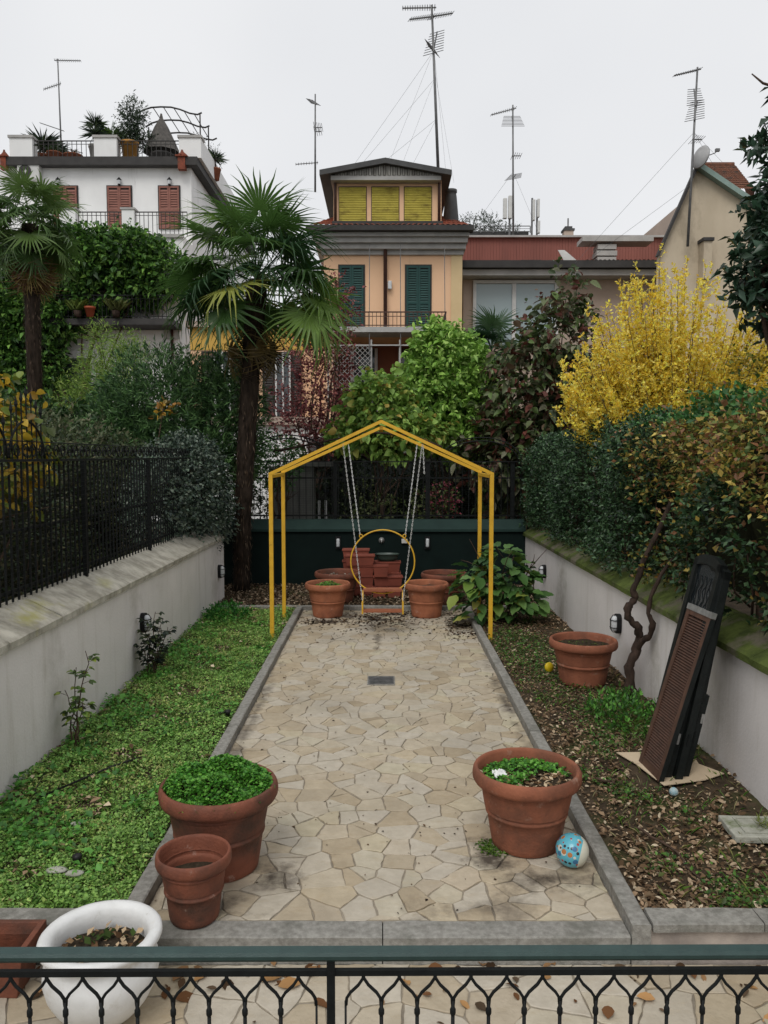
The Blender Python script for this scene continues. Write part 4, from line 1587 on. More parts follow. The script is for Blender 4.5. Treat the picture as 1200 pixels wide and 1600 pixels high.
# ---------------------------------------------------------------- ochre low building
F2 = Facade(27, 540)
yh = thing('ochre_house', 'low ochre building with white framed windows behind the palm trunk', 'building')
x0, x1 = F2.x(297), F2.x(508)
MB().box(x0, x1, 27, 31, F2.z(547), F2.z(512)).build('wall', m_ochre, yh)
MB().box(x0 - .1, x1, 26.8, 31, F2.z(512) + .001, F2.z(503)).build('roof_edge', m_pale_stucco, yh)
MB().box(x0, x1, 27.02, 31, F2.z(652), F2.z(547) - .001).build('ground_floor_wall', m_peach, yh)
MB().box(x0, x1, 26.9, 31, 0, F2.z(664) - .001).build('plinth_wall', m_white_wall, yh)
MB().box(x0, x1, 26.7, 31, F2.z(664), F2.z(652) - .001).build('sill_band', m_pale_stucco, yh)
for (u0, u1) in ((430, 454), (335, 360)):
    w = MB().box(F2.x(u0), F2.x(u1), 26.93, 27.015, F2.z(651), F2.z(550)).build('window', m_pane, yh)
    for uu in (u0, (u0 + u1) / 2 - 1, u1 - 2.4):
        MB().box(F2.x(uu), F2.x(uu + 2.6), 26.88, 26.928, F2.z(651), F2.z(550)).build('window_frame', m_whiteframe, w)
    shutter_leaf(yh, F2.x(u0 - 20), F2.x(u0 - 1), F2.z(651), F2.z(549), 26.92, m_shut_dark)
    shutter_leaf(yh, F2.x(u1 + 1), F2.x(u1 + 17), F2.z(651), F2.z(549), 26.92, m_shut_dark)

# ---------------------------------------------------------------- peach house with dormer
F3 = Facade(26, 450)
ph = thing('peach_house', 'peach house with green shutters, balcony and yellow blinds in its dormer', 'building')
xl, xr3 = F3.x(506), F3.x(722)
zc = F3.z(399)
zb = F3.z(524)
MB().box(xl, xr3 - .36, 26, 36, zb, zc).build('upper_wall', m_peach, ph)
MB().box(xr3 - .359, xr3, 25.97, 36, 0, zc).build('corner_strip', m_cream_strip, ph)
MB().box(xl, xr3 - .36, 28.2, 36, 0, zb - .001).build('ground_wall', mat('shaded_brown_stucco', (.30, .115, .07), (.24, .09, .055), 1.5, .9), ph)  # red-brown wall, set back and darkened for the shade under the balcony
MB().box(xl, xl + .3, 26.0, 28.199, 0, zb - .001).build('side_pier', m_peach, ph)
mb = MB()
for (v0, v1, out) in ((399, 392, .10), (392, 384, .28), (384, 376, .42), (376, 370, .55)):
    mb.box(xl - out * .6, xr3 + out * .3, 26 - out, 36, F3.z(v0) + .001, F3.z(v1))
mb.build('cornice', m_cornice, ph)
MB().box(xl - .5, xr3 + .28, 25.22, 25.6, F3.z(370) + .002, F3.z(362)).build('gutter', m_dark_trim, ph)
# main tiled roof
ze = F3.z(363)
dep = 3.6
tiles('roof_tiles', ph, (xl - .4, 25.35, ze), (xr3 + .25, 25.35, ze), (xr3 - 1.0, 25.35 + dep, ze + 1.5), (xl + .8, 25.35 + dep, ze + 1.5), 30, 8, m_tile)
MB().prism([(xr3 + .25, 25.35, ze), (xr3 - 1.0, 25.35 + dep, ze + 1.5), (xr3 - 1.0, 36, ze + 1.5), (xr3 + .25, 36, ze)], (-.05, 0, -.06)).build('roof_side', m_tile, ph)
# dormer
Fd = Facade(25.72, 310)
dx0, dx1 = Fd.x(521), Fd.x(690)
zd0, zd1 = Fd.z(352), Fd.z(281)
d = MB().box(dx0, dx1, 25.72, 31, zd0 - .3, zd1).build('dormer_wall', m_peach, ph)
MB().box(dx0 - .04, dx1 + .04, 25.6, 25.715, zd0 - .02, Fd.z(347)).build('dormer_sill', m_dark_trim, d)
for (u0, u1) in ((530, 572), (581, 623), (632, 674)):
    bx0, bx1 = Fd.x(u0), Fd.x(u1)
    bz0, bz1 = Fd.z(347) + .004, Fd.z(293)
    b = MB().box(bx0 - .02, bx1 + .02, 25.70, 25.717, bz0, bz1 + .03).build('roller_blind', m_dark_trim, d)
    ns = 20
    s = MB()
    for i in range(ns):
        za = bz0 + (bz1 - bz0) * i / ns
        zz = bz0 + (bz1 - bz0) * (i + .9) / ns
        s.prism([(bx0, 25.69, za), (bx0, 25.672, (za + zz) / 2), (bx0, 25.69, zz), (bx0, 25.698, zz), (bx0, 25.698, za)], (bx1 - bx0, 0, 0))
    o = s.build('blind_slats', m_blind, b)
    fix_normals(o)
    o['kind'] = 'stuff'
# dormer roof: shallow gable with wide eaves
Fr = Facade(25.2, 265)
ax, az = Fr.x(602), Fr.z(246)
ex0, ex1, ez = Fr.x(499), Fr.x(706), Fr.z(265)
th = .16
for s_, ex in ((0, ex0), (1, ex1)):
    mb = MB()
    mb.prism([(ax, 25.2, az), (ex, 25.2, ez), (ex, 25.2, ez - th), (ax, 25.2, az - th)], (0, 6, 0))
    fix_normals(mb.build('dormer_roof_slope', m_dark_roof, ph))
mb = MB()
gx0, gx1, gz = Fr.x(516), Fr.x(690), Fr.z(271)
nw = 46
for i in range(nw):
    xa = gx0 + (gx1 - gx0) * i / nw
    xb = gx0 + (gx1 - gx0) * (i + .8) / nw
    def top(x):
        return az - th - .01 - (az - ez) * abs(x - ax) / (ex1 - ax if x > ax else ax - ex0)
    if top(xa) < gz + .02:
        continue
    mb.prism([(xa, 25.36 + .02 * (i % 2), gz), (xb, 25.36 + .02 * (i % 2), gz), (xb, 25.36 + .02 * (i % 2), top(xb)), (xa, 25.36 + .02 * (i % 2), top(xa))], (0, .03, 0))
o = fix_normals(mb.build('gable_boards', m_corr, ph))
o['kind'] = 'stuff'
MB().box(gx0, gx1, 25.38, 31, Fr.z(278), gz - .002).build('eaves_soffit', m_cornice, ph)
for u in (524, 686):
    MB().tube([(Fd.x(u), 25.6, zd1 + .1), (Fd.x(u), 25.66, zd1 - .2), (Fd.x(u), 25.66, zd0)], .045, 6).build('downpipe', m_rain, ph, True)
# green shutters and the balcony
for (u0, u1) in ((531, 568), (635, 672)):
    shutter_pair(ph, F3.x(u0), F3.x(u1), F3.z(519) + .02, F3.z(416), 25.92, m_shut_green, .075)
by = 24.9
MB().box(F3.x(510), F3.x(701), by, 25.995, F3.z(527), F3.z(519)).build('balcony_slab', m_cornice, ph)
Fb = Facade(by, 500)
balustrade(ph, (Fb.x(505), by + .06), (Fb.x(697), by + .06), Fb.z(520) + .16, Fb.z(487), .125, m_rain, .009)
balustrade(ph, (Fb.x(697), by + .06), (Fb.x(697), 25.9), Fb.z(520) + .16, Fb.z(487), .16, m_rain, .009)
MB().tube([(F3.x(602), 25.45, F3.z(366)), (F3.x(602), 25.86, F3.z(385)), (F3.x(602), 25.86, F3.z(519))], .06, 8).build('downpipe', m_rain, ph, True)
for u in (578, 625, 692):
    MB().tube([(F3.x(u), 25.4, F3.z(390)), (F3.x(u), 24.85, F3.z(560))], .012, 5).build('cable', m_metal, ph)
bevel(MB().box(F3.x(606), F3.x(612), 25.85, 25.998, F3.z(453), F3.z(440)).build('wall_lamp_box', m_lampglass, ph), .02)
# ground floor: recessed doors, lattice, pale frames
Fg = Facade(28.2, 600)
for (u0, u1) in ((548, 590), (622, 665)):
    w = MB().box(Fg.x(u0), Fg.x(u1), 28.12, 28.198, Fg.z(690), Fg.z(545)).build('window', m_pane, ph)
    MB().box(Fg.x(u0), Fg.x(u0) + .12, 28.05, 28.119, Fg.z(690), Fg.z(545)).build('window_frame', m_whiteframe, w)
    MB().box(Fg.x(u1) - .1, Fg.x(u1), 28.05, 28.119, Fg.z(690), Fg.z(545)).build('window_frame', m_whiteframe, w)
mb = MB()
lx0, lx1, lz0, lz1 = Fb.x(512), Fb.x(580), Fb.z(610), Fb.z(540)
k = -1.2
while k < (lx1 - lx0):
    for sg in (1, -1):
        a_ = lx0 + k if sg > 0 else lx1 - k
        b_ = a_ + sg * (lz1 - lz0)
        t0, t1 = 0.0, 1.0
        for (lim, hi) in ((lx0, False), (lx1, True)):
            pa, pb = a_, b_
            f0 = (lim - pa) / (pb - pa)
            if (pa < lim) != hi:
                t0 = max(t0, f0)
            if (pb < lim) != hi:
                t1 = min(t1, f0)
        if t1 > t0:
            mb.beam((a_ + (b_ - a_) * t0, 24.95 + .01 * sg, lz0 + (lz1 - lz0) * t0), (a_ + (b_ - a_) * t1, 24.95 + .01 * sg, lz0 + (lz1 - lz0) * t1), .025, .012)
    k += .16
o = mb.build('lattice', m_cornice, ph)
o['kind'] = 'stuff'
MB().box(lx0 - .05, lx1 + 2.6, 24.94, 24.98, lz1 + .001, lz1 + .04).build('lattice_rail', m_cornice, ph)
for u in (512, 580, 625):
    MB().box(Fb.x(u) - .025, Fb.x(u) + .025, 24.985, 25.03, 1, Fb.z(530)).build('porch_post', m_cornice, ph)
ch = thing('chimney_pipe', 'dark tapering chimney pipe on the right of the peach house roof', 'chimney', (F3.x(707), 26.8, F3.z(352)))
MB().lathe([(.28, 0), (.25, .5), (.19, 1.15), (.17, 1.25), (.20, 1.27), (.20, 1.36), (0, 1.4)], 14).build('pipe', m_dark_roof, ch, True)
MB().box(-.25, .25, -.2, .2, -.5, .02).build('foot', m_dark_roof, ch)

# ---------------------------------------------------------------- red clad house on the right
F4 = Facade(29, 420)
rh = thing('red_house', 'long low house with rust red upper wall and pale window, right of the peach house', 'building')
xa, xb = F4.x(724), F4.x(1040)
MB().box(xa, xb, 29, 36, 0, F4.z(437)).build('lower_wall', m_pale_stucco, rh)
MB().box(xa - .1, xb, 28.3, 36, F4.z(437) + .001, F4.z(428)).build('eaves', m_cornice, rh)
MB().box(xa - .15, xb, 28.1, 28.5, F4.z(427), F4.z(416)).build('gutter', m_dark_trim, rh)
MB().prism([(xa - .1, 28.45, F4.z(427)), (xa - .1, 31.0, F4.z(415)), (xa - .1, 31, F4.z(427))], (xb - xa + .1, 0, 0)).build('roof_slope', m_tile, rh)
F5 = Facade(31, 390)
mb = MB()
for i in range(70):
    x_ = F5.x(722) + (F5.x(1036) - F5.x(722)) * i / 70
    mb.box(x_ + .002, x_ + (F5.x(1036) - F5.x(722)) / 70 - .005, 31 - .004 * (i % 2), 35.9, F4.z(428), F5.z(372))
o = mb.build('cladding', m_red_wall, rh)
o['kind'] = 'stuff'
MB().box(F5.x(720), F5.x(1038), 30.85, 36, F5.z(372) + .001, F5.z(369)).build('parapet_cap', m_cornice, rh)
w = MB().box(F4.x(742), F4.x(870), 28.93, 28.997, F4.z(540), F4.z(444)).build('window', m_pane_pale, rh)
for (u0, u1) in ((739, 744), (800, 806), (866, 872)):
    MB().box(F4.x(u0), F4.x(u1), 28.86, 28.928, F4.z(540), F4.z(444)).build('window_frame', m_whiteframe, w)
MB().box(F4.x(739), F4.x(872), 28.85, 28.93, F4.z(444) + .001, F4.z(439)).build('window_head', m_whiteframe, w)
for (u0, u1) in ((814, 845), (872, 898)):
    MB().box(F5.x(u0), F5.x(u1), 30.9, 30.97, F5.z(411), F5.z(407)).build('vent', m_dark_trim, rh)
t = thing('skylight', 'sloping skylight frame on the tiled roof behind the yellow tree', 'skylight', (F4.x(897), 28.8, F4.z(418)))
MB().prism([(-.3, 0, 0), (-.45, .8, .75), (-.2, .8, .75), (.3, 0, 0)], (0, .1, .04)).build('frame', m_cornice, t)
t = thing('vent_stack', 'stacked concrete roof vent behind the top of the yellow tree', 'vent', (F4.x(942), 28.8, F4.z(425)))
for k in range(4):
    MB().box(-.36 + .03 * (k % 2), .36 - .03 * (k % 2), -.3, .3, .02 + k * .22, .19 + k * .22).build('vent_ring', m_cornice, t)
MB().box(-.9, 1.6, -.4, .4, .93, 1.08).build('vent_slab', m_cornice, t)
tiles('roof_tiles', rh, (F4.x(905), 28.15, F4.z(418)), (F4.x(1090), 28.15, F4.z(418)), (F4.x(1085), 30.95, F4.z(398)), (F4.x(910), 30.95, F4.z(398)), 28, 5, m_tile_old)
t = thing('chimney_stack', 'pale chimney with dark cap on the red house roof', 'chimney', (F5.x(900), 32.5, F5.z(371)))
MB().prism([(-1.9, -.4, 0), (-1.2, -.4, .17), (1.3, -.4, .12), (2.1, -.4, 0)], (0, 2.5, 0)).build('roof_hump', m_dark_roof, t)
MB().box(-.17, .2, -.2, .2, .16, .62).build('shaft', m_pale_stucco, t)
MB().box(-.21, .24, -.24, .24, .621, .70).build('cap', m_dark_roof, t)
MB().box(-.13, .16, -.16, .16, .701, .80).build('vent', m_dark_roof, t)
MB().tube([(.02, 0, .8), (.02, 0, 1.15)], .03, 6).build('flue', m_metal, t)

# ---------------------------------------------------------------- gabled house, far right
F6 = Facade(24, 330)
gh = thing('gabled_house', 'beige gabled house wall with green flashing at the right edge', 'building')
P_ = lambda u, v: (F6.x(u), 24.0, F6.z(v))
g_ = [P_(1086, 262), P_(1028, 400), (F6.x(1028), 24.0, 0), (F6.x(1300), 24.0, 0), (F6.x(1300), 24.0, F6.z(402)), P_(1184, 328)]
fix_normals(MB().prism(g_, (4.6, 9, 0)).build('gable_wall', m_beige_gable, gh))
fix_normals(MB().prism([P_(1083, 258), P_(1088, 258), P_(1302, 400), P_(1302, 409), P_(1086, 266)], (0, -.25, 0)).build('verge_flashing', m_copper, gh))
fix_normals(MB().prism([P_(1084, 259), P_(1086.5, 263), P_(1029, 402), P_(1025, 402)], (0, -.18, 0)).build('verge_board', m_dark_trim, gh))
tiles('roof_tiles', gh, (F6.x(1310), 23.95, F6.z(402)), (F6.x(1310) + 4.6, 33, F6.z(402)), (F6.x(1086) + 4.6, 33, F6.z(262)), (F6.x(1086), 23.95, F6.z(262)), 30, 10, m_tile_old)
o = MB().box(F6.x(1093), F6.x(1106), 23.6, 23.998, F6.z(440), F6.z(382)).build('chimney_breast', m_beige_gable, gh)
MB().box(F6.x(1091), F6.x(1108), 23.55, 23.999, F6.z(382) + .001, F6.z(377)).build('breast_cap', m_dark_trim, o)
F7 = Facade(36, 290)
F7b = Facade(38.5, 260)
bh = thing('tiled_roof_house', 'old red tiled roof rising behind the green flashing', 'building')
tiles('roof_tiles', bh, (F7.x(1100), 36, F7.z(297)), (F7.x(1178), 36, F7.z(297)), (F7b.x(1146), 38.5, F7b.z(258)), (F7b.x(1088), 38.5, F7b.z(258)), 26, 12, m_tile_old)
MB().box(F7.x(1085), F7.x(1240), 36.6, 44, 0, F7.z(300)).build('wall', m_pale_stucco, bh)
MB().tube([(F7b.x(1088), 38.5, F7b.z(258)), (F7b.x(1146), 38.5, F7b.z(258))], .14, 8).build('ridge', m_tile_old, bh)
tiles('roof_side', bh, (F7.x(1178), 36, F7.z(297)), (F7.x(1235), 40, F7.z(297)), (F7b.x(1200), 41, F7b.z(258)), (F7b.x(1146), 38.5, F7b.z(258)), 20, 12, m_tile_old)

# ---------------------------------------------------------------- antennas and masts
def yagi(mb, c, az, ln, n, w, tilt=0.0, r=.012):
    d = Vector((math.cos(az) * math.cos(tilt), math.sin(az) * math.cos(tilt), math.sin(tilt)))
    s = Vector((-math.sin(az), math.cos(az), 0))
    c = Vector(c)
    mb.tube([c - d * ln * .15, c + d * ln], r, 5)
    for i in range(n):
        p = c + d * (ln * (-.1 + 1.08 * i / (n - 1)))
        ww = w * (1.1 - .35 * i / n)
        mb.tube([p - s * ww / 2, p + s * ww / 2], r * .5, 4)


def antenna(label, F_, ub, vb, ut, vt, r, yagis, dish=None, guys=()):
    base, top_ = Vector((F_.x(ub), F_.Y, F_.z(vb))), Vector((F_.x(ut), F_.Y, F_.z(vt)))
    t = thing('antenna', label, 'antenna', tuple(base), 0, 'roof antennas')
    up = top_ - base
    MB().tube([(0, 0, 0), tuple(up * .5), tuple(up)], [r * 1.2, r, r * .8], 6).build('mast', m_metal, t, True)
    for (f, az, ln, n, w, tl) in yagis:
        mb = MB()
        yagi(mb, up * f, R(az), ln, n, w, R(tl), r * .55)
        mb.build('aerial', m_metal, t)
    for (f, gx, gy, gz) in guys:
        MB().tube([tuple(up * f), (gx, gy, gz)], .0042, 4).build('guy_wire', m_metal, t)
    return t, up


antenna('tall double aerial mast rising behind the dormer of the peach house', Facade(28, 150), 685, 262, 674, 8, .045,
        [(.985, 178, 1.0, 14, .35, 0), (.93, 205, .9, 12, .4, -18), (.93, 20, .8, 10, .4, 18), (.72, 150, .35, 6, .8, 60), (.72, 60, .8, 9, .7, 70)],
        guys=((.72, -3.2, .6, -.1), (.55, -3.0, .8, 0), (.72, -1.8, 1.0, .2), (.55, -1.3, .9, .2), (.30, -2.2, .5, .1), (.30, -.9, .5, .2), (.62, .6, .6, -.3), (.8, .35, .6, -.3)))
antenna('slim aerial mast left of the dormer above the palm', Facade(29, 220), 492, 300, 493, 147, .03,
        [(.9, 120, .6, 8, .35, 35), (.66, 0, .25, 6, .9, 0), (.62, 0, .22, 4, .8, 0), (.3, 185, .7, 9, .3, -6)])
antenna('thin aerial mast above the red house', Facade(31, 280), 803, 372, 800, 164, .035,
        [(.97, 190, .9, 12, .35, -18), (.85, 90, .5, 8, .8, 60), (.62, 0, .3, 5, .7, 0), (.45, 60, .4, 6, .6, 40)], guys=((.5, -1.8, .3, .1), (.5, 1.1, .3, .1)))
antenna('aerial mast on the left of the white house roof', Facade(36, 160), 94, 250, 92, 92, .035,
        [(.985, 2, 1.0, 14, .3, 0), (.75, 205, .7, 10, .4, -28), (.3, 160, 1.2, 9, .2, 22), (.15, 165, 1.1, 8, .2, 24), (.12, 10, .9, 9, .4, -10)])
t, up = antenna('aerial mast with satellite dish on the gable at the right', Facade(23.7, 250), 1078, 385, 1086, 105, .035,
                [(.985, 195, .8, 12, .25, -18), (.72, 60, .7, 9, .5, 60), (.8, 80, .6, 8, .45, 62), (.6, 0, .25, 5, .6, 0)],
                guys=((.64, -3.0, 1.2, -.2), (.35, -2.6, 1.2, -.1), (.64, 2.4, 1.5, 2.1), (.64, 1.9, 1.5, 1.9)))
prof = [(.001, .0), (.10, .008), (.20, .03), (.29, .07), (.33, .10), (.29, .085), (.2, .045), (.1, .02), (.001, .012)]
o = MB().lathe(prof, 24).build('dish', mat('dish_grey', (.42, .42, .42), None, 5, .5), t, True, loc=(.20, -.1, up.z * .50), rot=(0, R(98), R(25)))
MB().tube([(.2, -.1, up.z * .48), (.62, -.3, up.z * .505), (.66, -.32, up.z * .52)], .014, 5).build('dish_arm', m_metal, t)
MB().box(.60, .72, -.36, -.28, up.z * .51, up.z * .525).build('receiver', m_metal, t)
F8 = Facade(40, 330)
t = thing('phone_mast', 'pale cellular panels on the roof left of the thin aerial', 'phone mast', (F8.x(797), 40, F8.z(372)))
for (u, v0, v1) in ((789, 342, 310), (797, 342, 306)):
    bevel(MB().box(F8.x(u - 3) - F8.x(797), F8.x(u + 3) - F8.x(797), -.1, .1, F8.z(v0) - F8.z(372), F8.z(v1) - F8.z(372)).build('panel', m_acw, t), .03)
MB().tube([(0, .15, 0), (0, .15, F8.z(306) - F8.z(372))], .05, 6).build('pole', m_metal, t)
t = thing('phone_mast', 'taller cellular panels with small dish on the roof right of the thin aerial', 'phone mast', (F8.x(837), 40, F8.z(372)))
for (u, v0, v1) in ((834, 345, 312), (841, 340, 311), (842, 365, 345)):
    bevel(MB().box(F8.x(u - 2) - F8.x(837), F8.x(u + 2) - F8.x(837), -.1, .1, F8.z(v0) - F8.z(372), F8.z(v1) - F8.z(372)).build('panel', m_acw, t), .03)
MB().tube([(-.15, .15, 0), (-.15, .15, F8.z(308) - F8.z(372))], .05, 6).build('pole', m_metal, t)
MB().tube([(.1, .15, 0), (.1, .15, F8.z(311) - F8.z(372))], .05, 6).build('pole', m_metal, t)
t = thing('roof_terrace', 'far roof terrace with hedge and railing behind the red house', 'building', (F8.x(780), 41, 0))
MB().box(F8.x(738) - F8.x(780), F8.x(832) - F8.x(780), 0, 5, 0, F8.z(352)).build('wall', m_dark_roof, t)
balustrade(t, (F8.x(735) - F8.x(780), -.1), (F8.x(834) - F8.x(780), -.1), F8.z(356), F8.z(345), .6, m_metal, .02)

# ================================================================== FENCES
def scroll(mb, c, r, axis, sgn=1, turns=1.4, w=.008):
    """flat iron C-scroll in the plane of the fence; axis = unit vector along it."""
    pts = []
    for k in range(14):
        q = k / 13
        a = q * turns * 2 * math.pi
        rr = r * (1 - .72 * q)
        pts.append((c[0] + axis[0] * sgn * rr * math.cos(a), c[1] + axis[1] * sgn * rr * math.cos(a), c[2] + rr * math.sin(a)))
    mb.tube(pts, w, 4)


lf = thing('iron_fence', 'black iron fence with wire mesh and scrolls on top of the left wall', 'fence', (-3.27, 4.0, 1.40))
Z0, ZT = .03, 1.255
Y0F, Y1F = 0.0, 10.5
bar = MB().box(-.008, .008, -.008, .008, 0, ZT - .012).mesh('bar', m_iron)
n = int((Y1F - Y0F) / .118)
for i in range(n):
    link('bar', bar, lf, (0, Y0F + (i + .5) * (Y1F - Y0F) / n, 0))
for z in (.09, .62):
    MB().box(-.014, -.0085, Y0F, Y1F, z, z + .03).build('cross_rail', m_iron, lf)
MB().box(-.02, .02, Y0F, Y1F, ZT - .010, ZT + .014).build('top_rail', m_iron, lf)
pst = MB().box(-.022, .022, -.022, .022, -.03, ZT - .011).mesh('post', m_iron)
for y in (.6, 2.2, 4.55, 6.9, 9.2):
    link('post', pst, lf, (.032, y, 0))
mb = MB()
for k in range(26):
    z = .05 + k * .0465
    mb.tube([(.058, Y0F, z), (.058, Y1F, z)], .0012, 3, False)
for k in range(110):
    y = Y0F + (Y1F - Y0F) * k / 109
    mb.tube([(.058, y, .02), (.058, y, ZT - .02)], .0012, 3, False)
o = mb.build('wire_mesh', m_iron, lf)
o['kind'] = 'stuff'
for k in range(30):
    y = Y0F + .2 + k * .34
    mb = MB()
    scroll(mb, (0, y, ZT + .085), .075, (0, 1), 1)
    scroll(mb, (0, y + .16, ZT + .085), .075, (0, 1), -1)
    mb.build('scroll', m_iron, lf, True)
MB().tube([(0, Y0F, ZT + .19), (0, 4.5, ZT + .17), (0, Y1F, ZT + .14)], .006, 5).build('upper_wire', m_iron, lf)
for yc, hh in ((3.3, .42), (2.55, .30)):          # crest: arch with spear finials
    MB().tube([(0, yc + .36 * math.cos(a), ZT + .02 + .34 * math.sin(a)) for a in np.linspace(0, math.pi, 16)], .011, 5).build('arch', m_iron, lf, True)
    for dy in (-.3, -.2, -.1, 0, .1, .2, .3):
        h = hh + .16 * (1 - abs(dy) / .3)
        MB().tube([(0, yc + dy, ZT), (0, yc + dy, ZT + h), (0, yc + dy, ZT + h + .03), (0, yc + dy, ZT + h + .1)], [.007, .007, .018, .002], 5).build('spear', m_iron, lf)

rf = thing('iron_fence', 'black iron fence with hoops on top of the dark green rear wall', 'fence', (0, 16.42, 1.385))
ZT = 1.19
bar = MB().box(-.007, .007, -.007, .007, .0, ZT - .012).mesh('bar', m_iron)
for i in range(46):
    link('bar', bar, rf, (-3.3 + (i + .5) * 6.2 / 46, 0, 0))
for z in (.06, .84):
    MB().box(-3.3, 2.9, .0075, .014, z, z + .03).build('cross_rail', m_iron, rf)
MB().box(-3.3, 2.9, -.02, .02, ZT - .010, ZT + .012).build('top_rail', m_iron, rf)
pst = MB().box(-.04, .04, -.03, .03, -.01, ZT - .011).mesh('post', m_iron)
for x in (-2.95, -1.01, .90, 2.66):
    link('post', pst, rf, (x, .046, 0))
mb = MB()
for k in range(24):
    z = .05 + k * .047
    mb.tube([(-3.3, -.03, z), (2.9, -.03, z)], .0016, 3, False)
for k in range(88):
    x = -3.3 + 6.2 * k / 87
    mb.tube([(x, -.03, .02), (x, -.03, ZT - .02)], .0016, 3, False)
o = mb.build('wire_mesh', m_iron, rf)
o['kind'] = 'stuff'
for (xc, w, h) in ((-2.0, .9, .55), (2.0, .85, .5)):
    for q in (0, .07):
        MB().tube([(xc + (w - q) * math.cos(a), 0, ZT + (h - q) * math.sin(a)) for a in np.linspace(0, math.pi, 24)], .013, 5).build('hoop', m_iron, rf, True)
for (a_, b_) in (((-2.3, ZT + .2), (-.3, ZT + .62)), ((-.3, ZT + .62), (.6, ZT + .55)), ((1.2, ZT + .3), (.4, ZT + .6))):
    MB().tube(wander((a_[0], .06, a_[1]), (b_[0], .1, b_[1]), 8, .06), [.03, .028, .026, .024, .022, .02, .016, .012], 6).build('vine_stem', m_bark, rf, True)

# ================================================================== GROUND COVER
def patch(X, Y, s=1.0, o=0.0):
    return (np.sin(X * 2.3 * s + o) + np.sin(Y * 1.9 * s + 1.3 + o) + np.sin((X + Y) * 3.7 * s + .7 + o) + np.sin((X - Y * .8) * 6.1 * s + 2.1 + o) * .7) / 3.7


def lawn_h(X, Y):
    return .04 + .075 * np.clip(patch(X, Y, 2.6) + .4, 0, 1.2) * RNG.random(len(X)) ** .7 + .05 * np.clip(patch(X, Y, 6.3, 2), 0, 1) * RNG.random(len(X)) + .012 * RNG.random(len(X))


LAWN = ['#5f9636', '#4c802c', '#70a444', '#3f6c26', '#86ae52', '#98a85c']
LIT = ['#8f7860', '#6e5843', '#a8947a', '#5a4835', '#c2b298', '#7b6750']


def lawn_layer(name, label, n, ln, wd, cols, ofs, thr, soft, zbase, zamp, ypow, up, flat):
    """one kind of weed, thick where its own patches are and absent elsewhere."""
    o_ = scatter(name, -2.95, -1.53, 4.45, 13.65, lambda X, Y: zbase + lawn_h(X, Y) - .04 + zamp * RNG.random(len(X)) * np.clip(patch(X, Y, 1.4, ofs) + .2, 0, 1), n, ln, wd, cols, m_leaf,
                 flat=flat, ypow=ypow, up=up, mask=lambda X, Y: (patch(X, Y, 1.4, ofs) + RNG.normal(0, soft, len(X)) > thr) & (patch(X, Y, 3.4, 3.0) + RNG.normal(0, .22, len(X)) > -.55))
    return tag(o_, kind='stuff', label=label, cat='lawn')


lawn_layer('clover_lawn', 'dense low green clover covering the left bed', 84000, .021, .018, ['#86ae54', '#729a48', '#98bc62', '#5f863e', '#7ca450'], 0.0, -.45, .3, .04, .03, 1.35, .12, .42)
lawn_layer('yellow_weeds', 'paler yellow green weed patches in the left bed', 34000, .024, .014, ['#9db45e', '#aebc6a', '#8aa252', '#b4b878', '#a0a466'], 2.6, .0, .25, .035, .02, 1.3, .25, .5)
lawn_layer('broad_weeds', 'taller broad-leaved weeds growing through the clover', 13000, .042, .030, ['#5f9a40', '#4f8634', '#70aa4c', '#437434'], 4.4, .18, .2, .05, .09, 1.25, .3, .4)
n = 5200
X = RNG.uniform(-2.95, -1.54, n)
Y = 4.45 + 9.1 * RNG.random(n) ** 1.3
k = patch(X, Y, 2.2, 5.0) + RNG.normal(0, .3, n) > .05
X, Y = X[k], Y[k]
n = len(X)
th = RNG.uniform(0, 6.28, n)
o = leaves('lawn_grass', np.stack([X, Y, np.full(n, .04)], 1), np.stack([np.cos(th) * .5, np.sin(th) * .5, RNG.uniform(.5, 1.1, n)], 1), RNG.normal(0, 1, (n, 3)), RNG.uniform(.06, .14, n), .006,
           pick(['#5f8c38', '#7a9a48', '#9aa060', '#4c7a30'], n), m_leaf, droop=.3)
tag(o, kind='stuff', label='grass blades standing between the clover in the left bed', cat='grass')
o = scatter('lawn_litter', -2.95, -1.53, 4.45, 13.6, lambda X, Y: .055 + .04 * RNG.random(len(X)), 2600, .05, .03, LIT, m_litter, flat=.3, ypow=1.2,
            mask=lambda X, Y: (X < -2.78) | ((Y > 11.8) & (X > -2.2)) | (patch(X, Y, 3.4, 3.0) < -.45) | (RNG.random(len(X)) < .05))
tag(o, kind='stuff', label='scattered dry leaves in the bare spots of the lawn', cat='leaf litter')
o = scatter('leaf_litter', 1.52, 2.88, 4.45, 13.6, lambda X, Y: .045 + .02 * RNG.random(len(X)) + .012 * patch(X, Y, 2), 17500, .032, .016, LIT, m_litter, [4, 5, 3, 5, 1.6, 4], flat=.36, ypow=1.35, big=True, spread=.42, droop=.15, fold=.15,
            mask=lambda X, Y: (patch(X, Y, 1.2, 2.5) + RNG.normal(0, .35, len(X)) > -.35) & ~((X > 2.06) & (X < 2.85) & (Y > 6.2) & (Y < 6.95) & (RNG.random(len(X)) < .96)))
tag(o, kind='stuff', label='carpet of dry brown leaves over the right bed', cat='leaf litter')


def rmask(X, Y):
    d1 = ((X - 2.35) / .45) ** 2 + ((Y - 7.75) / .75) ** 2 < 1 + RNG.normal(0, .3, len(X))
    d2 = ((X - 1.9) / .45) ** 2 + ((Y - 10.5) / 1.5) ** 2 < 1 + RNG.normal(0, .4, len(X))
    d3 = patch(X, Y, 1.5, 7) + RNG.normal(0, .15, len(X)) > .42
    return d1 | d2 | d3


